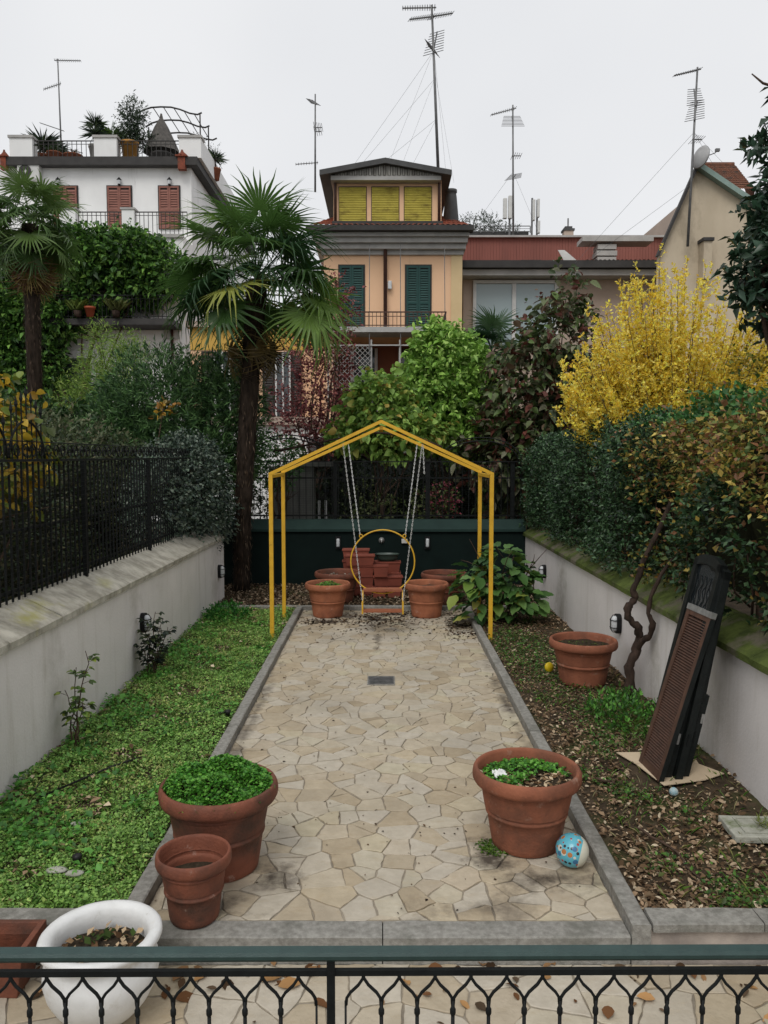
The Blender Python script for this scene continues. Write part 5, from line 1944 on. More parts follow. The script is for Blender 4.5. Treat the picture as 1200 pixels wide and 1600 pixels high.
o = scatter('bed_weeds', 1.52, 2.86, 4.45, 13.6, lambda X, Y: .045 + .05 * RNG.random(len(X)), 20000, .030, .019, ['#3f6a28', '#33551f', '#55802f', '#5d6a2c', '#48582a'], m_leaf, flat=.4,
            mask=lambda X, Y: rmask(X, Y) & ~((X > 2.04) & (X < 2.87) & (Y > 6.15) & (Y < 6.98)), ypow=1.3, up=.3)
tag(o, kind='stuff', label='patches of green weeds and moss in the right bed', cat='weeds')
n = 900
X = np.concatenate([RNG.normal(2.5, .16, n // 2), RNG.uniform(1.6, 2.85, n // 2)])
Y = np.concatenate([RNG.normal(7.75, .35, n // 2), 4.5 + 6 * RNG.random(n // 2) ** 1.5])
P = np.stack([X.clip(1.52, 2.85), Y, np.full(n, .045)], 1)
th = RNG.uniform(0, 6.28, n)
o = leaves('grass_tufts', P, np.stack([np.cos(th) * .6, np.sin(th) * .6, RNG.uniform(.5, 1.2, n)], 1), RNG.normal(0, 1, (n, 3)), RNG.uniform(.06, .15, n), .007,
           pick(['#4f7a2c', '#6a8a3a', '#8a8a50', '#a09a70'], n), m_leaf, droop=.25)
tag(o, kind='stuff', label='thin grass blades among the leaves of the right bed', cat='grass')
o = scatter('back_litter', -3.2, 2.85, 13.8, 16.15, lambda X, Y: .055 + .03 * RNG.random(len(X)), 7500, .055, .035, ['#6b5a48', '#574636', '#85745f', '#3f3226', '#9a8a76'], m_litter, flat=.4)
tag(o, kind='stuff', label='grey brown leaf mulch behind the path end', cat='mulch')


def dirt(X, Y):
    a = ((X + .95) / .5) ** 2 + ((Y - 12.75) / .28) ** 2
    b = ((X + .05) / .55) ** 2 + ((Y - 12.95) / .55) ** 2
    c = ((X - 1.2) / .25) ** 2 + ((Y - 12.4) / .9) ** 2
    e = ((X - .3) / .9) ** 2 + ((Y - 13.3) / .35) ** 2
    return np.minimum(np.minimum(a, b), np.minimum(c, e)) * np.abs(RNG.normal(1, .55, len(X))) < .8


o = scatter('wet_debris', PX0, PX1, 11.2, 13.65, .012, 3200, .045, .028, ['#2a1f17', '#3a2c20', '#1f1712', '#4a3828', '#5a4430'], m_litter, flat=.12, mask=dirt)
tag(o, kind='stuff', label='dark wet leaf debris on the paving under the swing', cat='debris')
o = scatter('path_specks', PX0, PX1, 4.5, 13.6, .0125, 420, .022, .013, ['#2a1f17', '#4a3828', '#5a4430', '#1f1712'], m_litter, flat=.15, ypow=.9)
tag(o, kind='stuff', label='tiny dark specks scattered over the pale paving', cat='debris')
o = scatter('terrace_leaves', -2.2, 2.2, 3.6, 4.24, -.136, 90, .06, .034, ['#8a6a4a', '#6b4a30', '#a07a50', '#4a3828', '#5a4a3a'], m_litter, flat=.2, ypow=.35, big=True, droop=.12, fold=.12, spread=.4)
tag(o, kind='stuff', label='fallen brown leaves on the terrace along the kerb', cat='leaf litter')
o = scatter('moss_tufts', .6, .86, 5.15, 5.45, .014, 900, .02, .016, ['#4c6a24', '#3f5a1e', '#5d7a2c'], m_leaf, flat=.3,
            mask=lambda X, Y: ((X - .76) / .13) ** 2 + ((Y - 5.28) / .13) ** 2 < np.abs(RNG.normal(.6, .4, len(X))))
tag(o, kind='stuff', label='green moss on the paving at the foot of the front right pot', cat='moss')
P, O = ell((2.42, 7.85, .05), (.36, .5, .16), 240, .6, .03)
a, b, c = shoots(P, O, 6, .12, up=.8)
o = leaves('vine_weeds', a, b, c, .05, .028, pick(['#4c8030', '#3f6c28', '#5f963c', '#33582a'], len(a)), m_leaf)
tag(o, kind='stuff', label='lush green weeds between the bed pot and the leaning shutters', cat='weeds')
# roots and sticks in the near right bed
for i, (p, q, r) in enumerate((((1.72, 5.6, .06), (1.98, 4.75, .07), .011), ((1.95, 4.8, .07), (2.3, 4.72, .06), .009), ((2.45, 4.7, .07), (2.75, 4.95, .08), .006), ((1.75, 6.25, .07), (1.95, 6.2, .08), .012))):
    lab = ['bent root lying in the right bed near the kerb', 'thin root running to the front edge of the right bed', 'thin dry twig near the concrete slab', 'short stick among the leaves beside the front right pot'][i]
    tag(MB().tube(wander(p, q, 9, .09), [r * (1 - .06 * k) for k in range(9)], 6).build('dry_stick', m_twig, None, True), lab, 'stick', 'sticks in the right bed')

# ================================================================== HEDGES
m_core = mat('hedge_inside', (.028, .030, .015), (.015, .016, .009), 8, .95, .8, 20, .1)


def hedge(name, label, cat, front_x, sgn, y0, y1, z0, zt, depth, n, per, slen, ln, wd, cols, weights=None, m=None, mask=None, bulge=.18, big=False, core=True, extra=None, up=.3, cdepth=.32):
    """clipped hedge: leafy shoots on front, top and end faces of a lumpy body that stands at x = front_x and goes away from the path."""
    t = thing(name, label, cat, (front_x, y0, 0))
    zf = zt if callable(zt) else (lambda y: np.full_like(y, zt))
    nf = int(n * .62)
    Y = RNG.uniform(y0, y1, nf)
    z1 = zf(Y)
    Z = z0 + (z1 - z0) * RNG.random(nf)
    lump = bulge * (np.sin(Y * 2.1 + Z * 1.3) * .5 + np.sin(Y * 4.7 - Z * 3.1) * .35 + np.sin(Z * 5 + Y) * .25)
    rnd = np.clip((Z - (z1 - .35)) / .35, 0, 1) ** 2 * .3
    P1 = np.stack([front_x + sgn * (lump + rnd + RNG.random(nf) ** 2 * .25), Y, Z], 1)
    O1 = np.tile([-sgn * 1.0, 0, .25], (nf, 1))
    nt_ = n - nf
    Y = RNG.uniform(y0, y1, nt_)
    P2 = np.stack([front_x + sgn * (.1 + depth * RNG.random(nt_)), Y, zf(Y) + .08 * np.sin(Y * 3.3) - .1 * RNG.random(nt_)], 1)
    O2 = np.tile([-sgn * .2, 0, 1.0], (nt_, 1))
    ne = n // 10
    P3 = np.stack([front_x + sgn * depth * RNG.random(ne), np.full(ne, y1) - .1 * RNG.random(ne), z0 + (zf(np.full(ne, y1)) - z0) * RNG.random(ne)], 1)
    O3 = np.tile([0, 1.0, .2], (ne, 1))
    P, O = np.concatenate([P1, P2, P3]), np.concatenate([O1, O2, O3])
    if mask is not None:
        k = mask(P)
        P, O = P[k], O[k]
    a, b, c = shoots(P, O, per, slen, up=up, jit=.5)
    C = pick(cols, len(a), weights)
    if extra is not None:
        C = extra(a, C)
    a[:, :2] -= np.array([front_x, y0])
    s = np.exp(RNG.normal(-.05, .30, len(a))).clip(.4, 1.7)
    leaves('foliage', a, b, c, ln * s, wd * s, C, m or m_leaf, t, droop=.1, big=big)
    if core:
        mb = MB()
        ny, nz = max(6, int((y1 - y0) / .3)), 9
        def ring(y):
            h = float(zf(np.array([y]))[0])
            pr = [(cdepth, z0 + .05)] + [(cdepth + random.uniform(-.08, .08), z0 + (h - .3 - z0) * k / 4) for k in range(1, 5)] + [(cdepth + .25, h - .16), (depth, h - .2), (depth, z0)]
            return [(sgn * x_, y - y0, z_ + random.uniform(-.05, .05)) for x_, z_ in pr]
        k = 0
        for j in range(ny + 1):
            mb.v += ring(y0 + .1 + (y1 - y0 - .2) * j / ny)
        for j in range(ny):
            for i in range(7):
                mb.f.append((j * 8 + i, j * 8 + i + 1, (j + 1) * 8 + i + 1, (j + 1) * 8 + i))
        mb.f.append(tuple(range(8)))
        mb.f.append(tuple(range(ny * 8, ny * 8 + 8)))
        mb.build('dark_core', m_core, t)  # solid dark hull; the hedge's inner shade is put into its colour
    mb = MB()
    for i in range(int((y1 - y0) * 5)):
        y = random.uniform(y0, y1) - y0
        mb.tube(wander((sgn * random.uniform(.15, .4), y, z0), (sgn * random.uniform(-.02, .3), y + random.uniform(-.5, .5), z0 + random.uniform(.6, 1.4)), 6, .15), [.012, .011, .009, .007, .005, .003], 4)
    mb.build('branches', m_twig, t, True)['kind'] = 'stuff'
    return t


DG = ['#324e30', '#283f28', '#40603c', '#203222', '#56724e']
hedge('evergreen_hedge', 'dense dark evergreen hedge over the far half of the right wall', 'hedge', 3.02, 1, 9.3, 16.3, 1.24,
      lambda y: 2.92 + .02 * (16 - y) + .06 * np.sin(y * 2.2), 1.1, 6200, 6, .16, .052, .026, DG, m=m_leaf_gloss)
AUT = ['#8a7a40', '#aa9448', '#8f6444', '#61723a', '#788440', '#c2ae5c', '#77563a', '#4a6030']


def aut(P, C):
    k = (P[:, 2] < 2.3 + .3 * np.sin(P[:, 1] * 2)) & (RNG.random(len(P)) < .88)
    C[k] = pick(DG + ['#3a4422'], int(k.sum()))
    h = (P[:, 1] > 8.5) & (RNG.random(len(P)) < (P[:, 1] - 8.5) / 1.4)
    C[h] = pick(DG, int(h.sum()))
    g = (P[:, 2] > 3.05) & (RNG.random(len(P)) < .75)
    C[g] = pick(['#3a6a34', '#2f5a30', '#4c7a3c'], int(g.sum()))
    return C


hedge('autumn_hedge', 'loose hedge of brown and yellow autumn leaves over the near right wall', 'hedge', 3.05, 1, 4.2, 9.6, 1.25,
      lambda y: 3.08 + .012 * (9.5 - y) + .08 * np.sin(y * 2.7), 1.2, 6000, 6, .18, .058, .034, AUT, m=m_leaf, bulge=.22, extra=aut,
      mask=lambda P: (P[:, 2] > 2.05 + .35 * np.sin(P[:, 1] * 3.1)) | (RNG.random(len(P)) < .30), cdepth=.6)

# left side: ivy, mixed shrubs behind the fence
iv = thing('ivy_bush', 'grey green ivy mass tumbling over the far end of the left wall', 'ivy', (-3.2, 13.3, 1.2))
P, O = blobs([((-.05, .4, .9), (.45, 1.1, .85)), ((-.3, -.9, .75), (.4, .8, .75)), ((.12, 1.0, .45), (.3, .5, .55)), ((-.35, .7, 1.45), (.6, 1.0, .35))], 2300, .4)
a, b, c = shoots(P, O, 6, .18, up=.0, jit=.5)
leaves('foliage', a, b, c, .06, .045, pick(['#46564a', '#36463a', '#5a6a58', '#2c3a34', '#6c7668'], len(a)), m_leaf_gloss, iv, droop=.15)
wood('stems', iv, (-.2, .3, .2), [(-.1, .8, 1.3), (-.3, -.6, 1.0), (.1, 1.0, .8), (-.4, .3, 1.6)], .04, .01, m_twig)

LS = ['#34442a', '#283822', '#444f2e', '#525032', '#3c3a2a']
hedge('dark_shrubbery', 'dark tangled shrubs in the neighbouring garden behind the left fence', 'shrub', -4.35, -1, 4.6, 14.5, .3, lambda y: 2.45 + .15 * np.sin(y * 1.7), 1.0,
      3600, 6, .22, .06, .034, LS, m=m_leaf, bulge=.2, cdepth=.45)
yv = thing('yellow_vine', 'vine with yellow and lime autumn leaves behind the left fence crest', 'vine', (-3.75, 7.2, .25))
P, O = blobs([((-.05, 0, 2.6), (.4, .95, .65)), ((-.1, .8, 2.35), (.3, .5, .45)), ((-.1, -.4, 1.9), (.25, .6, .5))], 420, .7)
a, b, c = shoots(P, O, 5, .25, up=.0, jit=.5)
leaves('foliage', a, b, c, .10, .085, pick(['#b0942c', '#c8a838', '#8a8a34', '#6a7a30', '#9a7a28', '#4c5a24'], len(a)), m_leaf, yv, droop=.2, big=True)
wood('stems', yv, (0, 0, 0), [(0, .4, 2.5), (-.2, -.5, 2.3), (.1, .9, 2.0)], .03, .008, m_twig)


def shrub(name, label, cat, base, bl, nsh, per, slen, ln, wd, cols, weights=None, m=None, up=.4, jit=.45, out=1.0, shell=.65, droop=.1, big=False, stems=5, r0=.05, group=None, fold=.2,
          fwd=.8, side=.8, bark=None, var=.18):
    """plant or tree: tapered stems with limbs reaching the leaf masses, leaves along short shoots."""
    t = thing(name, label, cat, base, 0, group)
    P, O = blobs(bl, nsh, shell)
    tips = [tuple(np.array(b_[0]) + RNG.normal(0, .25, 3) * np.array(b_[1])) for b_ in bl for _ in range(max(1, stems // len(bl)))]
    wood('trunk', t, (0, 0, 0), tips, r0, r0 * .18, bark or m_twig, amp=.2)
    a, b, c = shoots(P, O, per, slen, out=out, up=up, jit=jit, fwd=fwd, side=side)
    s = np.exp(RNG.normal(-.05, .30, len(a))).clip(.4, 1.7)
    leaves('crown', a, b, c, ln * s, wd * s, pick(cols, len(a), weights, var), m or m_leaf, t, droop=droop, big=big, fold=fold)
    return t


OLE = ['#48683c', '#5a7e48', '#3a5834', '#6c8e58', '#304a2e']
shrub('oleander', 'big grey green oleander bush with narrow leaves left of the palm trunk', 'shrub', (-4.3, 16.2, .25),
      [((-.1, 0, 3.2), (1.35, .9, 1.35)), ((-1.0, .2, 2.6), (.9, .8, 1.2)), ((1.0, -.1, 3.1), (.85, .8, 1.3)), ((.2, -.3, 2.1), (1.5, .8, 1.0)), ((-1.3, -.6, 1.9), (1.2, .8, .9))], 5200, 12, .26, .13, .026, OLE,
      up=.6, jit=.4, shell=.6, stems=10, fwd=.9, side=.7)
shrub('feathery_shrub', 'light lime green feathery shrub behind the oleander', 'shrub', (-6.4, 18.5, .25),
      [((.0, 0, 4.1), (.75, .5, .75)), ((.5, 0, 4.7), (.4, .35, .45)), ((-.6, 0, 3.7), (.5, .4, .4)), ((-.15, 0, 5.1), (.2, .2, .35))], 1100, 10, .3, .10, .016,
      ['#7a9a40', '#8aaa4c', '#66863a', '#9aae5a'], up=.5, stems=8, shell=.9)
shrub('mixed_shrub', 'dull green spreading shrub low behind the left fence', 'shrub', (-5.2, 13.2, .25),
      [((0, 0, 2.2), (.9, .7, .8)), ((-.9, .6, 2.4), (.8, .7, .7)), ((.8, .3, 1.9), (.6, .6, .7))], 2000, 7, .25, .09, .034, ['#3f4c30', '#4f5c3c', '#33402a', '#5d6848', '#6b6a50'], stems=8)
shrub('broad_shrub', 'dark broad-leaved shrub at the foot of the left palm', 'shrub', (-7.8, 16.6, .25),
      [((.2, 0, 2.6), (1.3, .8, 1.0)), ((-1.1, 0, 3.2), (.9, .8, 1.0)), ((1.4, .4, 2.7), (.9, .7, .8)), ((2.6, .6, 2.3), (.9, .7, .8))], 1900, 7, .25, .13, .06, ['#2f4a26', '#263c20', '#3f5c30', '#4c6838'], stems=8)
yl = thing('yellow_sprig', 'small sprig of yellow leaves showing against the oleander', 'sprig', (-4.2, 15.2, 0))
P, O = blobs([((-.02, 0, 3.55), (.2, .12, .10))], 16, .9)
a, b, c = shoots(P, O, 3, .12)
leaves('leaf_spray', a, b, c, .12, .07, pick(['#c09a34', '#b08a3a', '#8a7a4a', '#a87a40'], len(a)), m_leaf, yl, big=True)['kind'] = 'stuff'
MB().tube(wander((0, 0, .3), (0, 0, 3.6), 9, .2), .012, 5).build('stem', m_twig, yl)

# behind the rear fence
shrub('lemon_tree', 'bright light green laurel-like tree behind the swing roof, right part', 'tree', (1.45, 18.6, .45),
      [((.05, 0, 3.85), (.95, .85, 1.25)), ((.45, -.1, 3.0), (.75, .7, .8)), ((-.2, .1, 4.75), (.45, .4, .45)), ((-.6, 0, 3.3), (.6, .6, .9))], 2100, 8, .28, .135, .066,
      ['#86ae4c', '#749c40', '#9cc25e', '#608838', '#b0cf72'], shell=.6, droop=.25, big=True, stems=10, up=.3)
shrub('grape_vine', 'light green leafy vine hanging over the peak of the yellow swing', 'vine', (-.1, 17.6, .45),
      [((.0, 0, 3.3), (.62, .5, .7)), ((.55, -.2, 2.8), (.85, .5, .28)), ((-.55, -.2, 2.7), (.5, .4, .18)), ((.2, -.4, 2.4), (.2, .2, .22))], 800, 6, .25, .125, .11,
      ['#7ea04a', '#94b458', '#688a3e', '#a6a854', '#b09a4e'], [4, 4, 3, 1, .7], shell=.6, droop=.3, big=True, stems=8, up=.0)
shrub('purple_plum', 'slender plum tree with dark purple leaves in front of the peach house', 'tree', (-1.75, 20.0, .45),
      [((.15, 0, 4.6), (.75, .6, 1.9)), ((-.5, 0, 3.2), (.55, .5, 1.1)), ((.45, 0, 2.9), (.6, .5, .9)), ((.55, 0, 5.9), (.4, .4, .8))], 1250, 8, .32, .07, .045,
      ['#6a3438', '#8a4c4c', '#4a2226', '#9c605c'], shell=.9, stems=12, up=.7, r0=.07)
shrub('dark_creeper', 'dark large-leaved creeper turning brown between the green tree and the yellow tree', 'creeper', (3.3, 17.6, .45),
      [((-.1, 0, 3.6), (.95, .7, 1.2)), ((.5, -.1, 4.7), (.75, .6, .9)), ((-.4, 0, 2.4), (1.1, .7, .9)), ((.95, 0, 3.1), (.8, .6, 1.3)), ((.65, 0, 5.6), (.3, .3, .5)), ((.2, .5, 2.0), (1.6, .6, 1.2))], 1500, 6, .36, .17, .10,
      ['#4c5a38', '#5e4c3a', '#663c32', '#3a4a2a', '#6a7450', '#7a7a62', '#556a38'], shell=.7, droop=.35, big=True, stems=10, up=.1)
shrub('rear_evergreen', 'dark evergreen bushes behind the rear fence under the trees', 'shrub', (.6, 20.0, .45),
      [((-1.5, 0, 1.3), (1.3, .6, 1.0)), ((.6, 0, 1.0), (1.5, .6, .9)), ((2.4, 0, 1.7), (1.3, .6, 1.5)), ((-3.2, 0, 1.0), (1.0, .5, .8)), ((3.6, .4, 1.9), (1.3, .6, 1.6)), ((.6, .6, 1.3), (1.6, .5, .7))], 3800, 7, .25, .09, .045, ['#22301c', '#1a2616', '#2e3c24', '#38442c'], stems=8)
shrub('round_bush', 'small round green bush left of the swing behind the rear fence', 'shrub', (-2.35, 17.6, .45),
      [((0, 0, 2.1), (.55, .5, .55))], 420, 8, .15, .06, .028, ['#3c6a2c', '#4a7a36', '#2f5824', '#58884a'], stems=6)
shrub('pale_shrub', 'pale green shrub glimpsed through the rear fence behind the chains', 'shrub', (-.35, 17.4, .45),
      [((0, 0, .95), (.6, .35, .6)), ((1.3, 0, .9), (.6, .35, .5))], 260, 7, .2, .07, .04, ['#5c6a3a', '#4a5a30', '#6e7a48', '#7d8460'], stems=6)
shrub('pink_shrub', 'shrub with pink flowers seen through the rear fence on the right', 'shrub', (1.25, 17.3, .45),
      [((0, 0, 1.25), (.35, .3, .4))], 120, 5, .15, .06, .045, ['#8a3a4a', '#a85a68', '#5c6a3a', '#4a5a30'], stems=5)

# back garden walls and pillars seen between the bars
pw = thing('garden_pillars', 'pale stone gate pillars seen through the rear fence on the left', 'pillar', (-1.75, 18.6, .45))
MB().box(-.95, -.25, 0, .4, 0, 2.0).build('wall', mat('grey_plaster', (.20, .20, .185), (.14, .14, .13), 3, .9, .2, 40), pw)
bevel(MB().box(-.24, .12, -.1, .35, 0, 2.0).build('pillar', MATS['grey_plaster'], pw), .02)
MB().box(-.3, .55, -.16, .4, 2.0, 2.12).build('cap', MATS['grey_plaster'], pw)
for x in (.2, .36):
    MB().box(x, x + .05, 0, .05, 0, 1.2).build('door_bar', m_whiteframe, pw)
gw = thing('parapet_backdrop', 'added dark shed with a white parapet glimpsed under the peak of the swing', 'backdrop', (-.6, 20.9, .45))
MB().box(-1.6, 5.2, 0, 1.0, 0, 2.29).build('wall', mat('backdrop_dark', (.05, .05, .047), (.03, .03, .028), 3, .9), gw)  # dark wall added to darken the view behind the rear fence
bevel(MB().box(-1.4, 1.4, -.3, .6, 2.3, 2.75).build('parapet', m_white_wall, gw), .08)
for k in range(5):
    MB().box(-1.2 + k * .55, -.85 + k * .55, -.03, -.001, 1.3, 2.05).build('window', m_pane, gw)

# ================================================================== RIGHT TREES
YEL = ['#f6cf3a', '#eabb2a', '#fbdc58', '#dca628', '#f0c848']
yt = thing('yellow_tree', 'bright golden yellow autumn tree above the right hedge', 'tree', (4.45, 12.2, .5))
mbt = MB()
mbt.tube(wander((0, 0, 0), (.05, 0, 1.5), 7, .08), [.085, .08, .075, .07, .068, .066, .064], 8)
LP, LD, LN = [], [], []
for i in range(520):
    az = random.uniform(0, 6.2832)
    rad = math.sqrt(random.random())
    q = random.random()
    tip = np.array([1.8 * rad * math.cos(az) + .0, .95 * rad * math.sin(az), 2.55 + (2.55 - 1.6 * rad ** 2.4) * (.15 + .85 * q) + random.uniform(-.1, .25)])
    if math.cos(az) > .3:
        tip[0] += random.uniform(0, 1.0) * rad
        tip[2] -= .2 * rad
    st = np.array([random.uniform(-.12, .12), random.uniform(-.1, .1), random.uniform(1.1, 1.7)])
    mid = st + (tip - st) * .5 + np.array([tip[0] * .16, tip[1] * .16, -.08])
    ts = np.linspace(0, 1, 12)
    path_ = np.array([(1 - t) ** 2 * st + 2 * t * (1 - t) * mid + t * t * tip for t in ts])
    path_[1:] += np.cumsum(RNG.normal(0, .016, (11, 3)), 0)
    if i % 2 == 0:
        mbt.tube([tuple(p) for p in path_], list(np.linspace(.016, .003, 12)), 4)
    d_ = unit(np.diff(path_, axis=0))
    for j in range(46):                       # side twigs with leaves
        t = random.uniform(.30, 1.0) ** .8 * 10.99
        k = min(10, int(t))
        p = path_[k] + (path_[k + 1] - path_[k]) * (t - k)
        tw = d_[k] * .7 + RNG.normal(0, .62, 3) + np.array([0, 0, .25])
        tw /= np.linalg.norm(tw)
        L_ = random.uniform(.05, .24) * (1.15 - .6 * t / 11)
        m_ = random.randint(3, 8)
        for w in range(m_):
            LP.append(p + tw * L_ * (w + .5) / m_)
            dd = tw * .8 + RNG.normal(0, .6, 3)
            LD.append(dd)
            LN.append(RNG.normal(0, .6, 3) + np.array([0, -.2, .7]))
mbt.build('trunk', m_twig, yt, True)
LP, LD, LN = np.array(LP), np.array(LD), np.array(LN)
sz = RNG.uniform(.55, 1.35, len(LP))
leaves('crown', LP, LD, LN, .050 * sz, .027 * sz, pick(['#fee664', '#f8da50', '#ffee88', '#f0cc4c', '#fae070', '#dcb444', '#dace64'], len(LP), [5, 5, 4, 3, 3, 1, 1], .16), leafmat('leaf_thin', .6, .38, .2), yt, fold=.25)
shrub('magnolia_tree', 'tall dark glossy evergreen magnolia at the right edge', 'tree', (5.14, 9.3, .5),
      [((-.2, 0, 4.35), (.72, .7, .72)), ((.35, 0, 4.9), (.6, .6, .7)), ((-.62, -.1, 5.05), (.34, .3, .26)), ((-.6, -.1, 5.65), (.3, .26, .18)), ((-.5, -.1, 6.2), (.26, .22, .16)), ((.05, 0, 5.8), (.4, .35, .35)), ((-.75, -.1, 4.3), (.35, .35, .35)), ((0, 0, 6.35), (.35, .3, .25))], 1150, 9, .22, .13, .056, ['#2e4430', '#263828', '#385440', '#445e4c'], m=m_leaf_gloss, shell=.7, droop=.15, stems=16, r0=.11, up=.3, fwd=.5, side=1.0)
shrub('speckled_shrub', 'yellow speckled shrub between the yellow tree and the magnolia', 'shrub', (4.9, 10.2, .5),
      [((0, 0, 3.1), (.45, .4, .6)), ((.5, 0, 3.3), (.4, .4, .6))], 260, 7, .2, .06, .032, ['#b09a34', '#8a8a34', '#4c6a2c', '#c8a838'], stems=5)

# ================================================================== VINE AND ROOF PLANTS OF THE WHITE HOUSE
VN = ['#476e2e', '#395c28', '#5e8a3c', '#2e4824', '#7aa24c']
shrub('wall_vine', 'dense green climbing vine covering the front of the white house', 'vine', (FB.x(150), 31.6, .0),
      [((FB.x(130) - FB.x(150), 0, FB.z(412)), (1.9, .9, 1.0)), ((FB.x(205) - FB.x(150), 0, FB.z(408)), (1.3, .8, .9)), ((FB.x(250) - FB.x(150), 0, FB.z(432)), (1.1, .7, 1.0)),
       ((FB.x(150) - FB.x(150), .3, FB.z(458)), (2.9, .8, .9)), ((FB.x(30) - FB.x(150), 0, FB.z(450)), (1.3, .8, 1.2)), ((FB.x(10) - FB.x(150), 0, FB.z(520)), (1.3, .7, 1.4)),
       ((FB.x(75) - FB.x(150), 0, FB.z(500)), (1.5, .8, .9)), ((FB.x(82) - FB.x(150), 0, FB.z(570)), (.45, .5, 1.8)), ((FB.x(25) - FB.x(150), 0, FB.z(590)), (1.0, .6, 1.2))], 6500, 7, .42, .20, .11, VN, shell=.5, up=.25, stems=9, r0=.12, droop=.2)
for (u, lab, cs, n_) in ((143, 'pale grass plant on the balcony of the white house', ['#5d7030', '#6e8038'], 120), (200, 'larger grassy plant on the balcony of the white house', ['#6a7440', '#80885a', '#5a6430'], 220)):
    t = thing('balcony_plant', lab, 'plant', (FB.x(u), 30.85, FB.z(506)), 0, 'plants on the balcony')
    th = RNG.uniform(0, 6.28, n_)
    leaves('blades', np.stack([RNG.normal(0, .12, n_), RNG.normal(0, .1, n_), np.full(n_, .25)], 1), np.stack([np.cos(th) * .6, np.sin(th) * .6, np.ones(n_)], 1), RNG.normal(0, 1, (n_, 3)),
           RNG.uniform(.4, .8, n_), .03, pick(cs, n_), m_leaf, t, droop=.3)
    MB().lathe([(0, 0), (.12, 0), (.16, .24), (.14, .24), (0, .2)], 14).build('pot', m_bark, t, True)
t = thing('balcony_pot', 'orange flower pot on the balcony of the white house', 'flower pot', (FB.x(162), 30.8, FB.z(506)))
MB().lathe([(0, 0), (.12, 0), (.19, .3), (.21, .3), (.21, .38), (.17, .38), (0, .3)], 14).build('pot_body', mat('orange_pot', (.36, .08, .035), None, 6, .7), t, True)


def spiky(name, label, cat, loc, n, ln, wd, cols, spread=1.0, trunk=0.0, pot_r=.3, pot_h=.5, pm=None, group='roof terrace plants'):
    t = thing(name, label, cat, loc, 0, group)
    z = pot_h + trunk
    th = RNG.uniform(0, 6.28, n)
    e = RNG.uniform(-.25, 1.2, n)
    leaves('blades', np.stack([RNG.normal(0, .04, n), RNG.normal(0, .04, n), np.full(n, z)], 1), np.stack([np.cos(th) * np.cos(e) * spread, np.sin(th) * np.cos(e) * spread, np.sin(e)], 1), RNG.normal(0, 1, (n, 3)),
           RNG.uniform(.7, 1.2, n) * ln, wd, pick(cols, n), m_leaf, t, droop=.15)
    MB().tube([(0, 0, pot_h * .8), (0, 0, z)], .05, 6).build('stem', m_bark, t, True)
    MB().lathe([(0, 0), (pot_r * .7, 0), (pot_r, pot_h * .85), (pot_r * 1.08, pot_h * .86), (pot_r * 1.08, pot_h), (pot_r * .9, pot_h), (0, pot_h * .8)], 14).build('pot', pm or m_terra, t, True)
    return t


zr_ = zl1 + .02
SPK = ['#2f4030', '#3a4a34', '#26342a', '#4a5a3a']
spiky('yucca', 'low palm-like yucca at the left end of the roof terrace', 'plant', (F.x(57), 34.9, zr_), 130, 1.0, .09, SPK, 1.2, .35)
spiky('yucca', 'second low yucca behind the left roof pier', 'plant', (F.x(72), 35.2, zr_), 90, .8, .08, SPK, 1.2, .2)
spiky('cordyline', 'tall two-headed cordyline in a grey pot on the roof terrace', 'plant', (F.x(146), 34.5, zr_), 110, .62, .05, SPK, 1.0, .45, .28, .75, m_cornice)
spiky('cordyline', 'small spiky cordyline head above the grey roof pot', 'plant', (F.x(142), 34.9, zr_), 110, .6, .05, SPK, 1.0, 1.25, .2, .5, m_cornice)
spiky('green_yucca', 'bright green spiky yucca behind the middle roof pier', 'plant', (F.x(168), 34.9, zr_), 140, .7, .05, ['#4c6a28', '#5d7a34', '#38521f'], 1.0, .75, .25, .5)
spiky('green_yucca', 'small yucca sticking up beside the pergola foot at the right', 'plant', (F.x(318), 36.5, zr_), 100, .6, .06, SPK, 1.0, .4, .25, .5)
spiky('low_pot_plant', 'low clay bowl with sparse shoots on the roof terrace', 'plant', (F.x(110), 34.5, zr_), 40, .35, .04, ['#5a4a3a', '#4a4a30'], 1.0, .05, .38, .35)
spiky('clay_pot_plant', 'round clay pot with a trailing plant beside the left roof pier', 'plant', (F.x(82), 34.4, zr_), 60, .4, .05, ['#3a4a34', '#4a5a3a'], 1.2, .05, .3, .42)
shrub('roof_olive', 'wispy olive shrub in a yellow pot on the roof terrace', 'shrub', (F.x(200), 34.7, zr_), [((0, 0, 1.35), (.45, .4, .8)), ((.1, 0, 2.1), (.55, .4, .5)), ((.5, 0, 1.0), (.4, .3, .3)), ((0, 0, 1.0), (.4, .4, .5))], 600, 8, .3, .12, .035, ['#3a4a38', '#4a5a44', '#2c3a2c'], shell=.95, stems=9, r0=.03)
t = thing('yellow_pot', 'yellow ochre pot under the olive on the roof terrace', 'flower pot', (F.x(202), 34.3, zr_))
MB().lathe([(0, 0), (.28, 0), (.34, .7), (.38, .71), (.38, .8), (.3, .8), (0, .7)], 18).build('pot_body', mat('yellow_clay', (.42, .21, .05), None, 5, .7), t, True)
shrub('thin_roof_shrub', 'thin leafless shrub under the right end of the pergola', 'shrub', (F.x(290), 36.4, zr_), [((-.2, 0, 1.2), (.7, .5, .6)), ((.5, 0, 1.0), (.5, .4, .5))], 130, 5, .3, .08, .03, ['#4a4a44', '#5a5a50', '#3a4238'], shell=.95, stems=12, r0=.025)
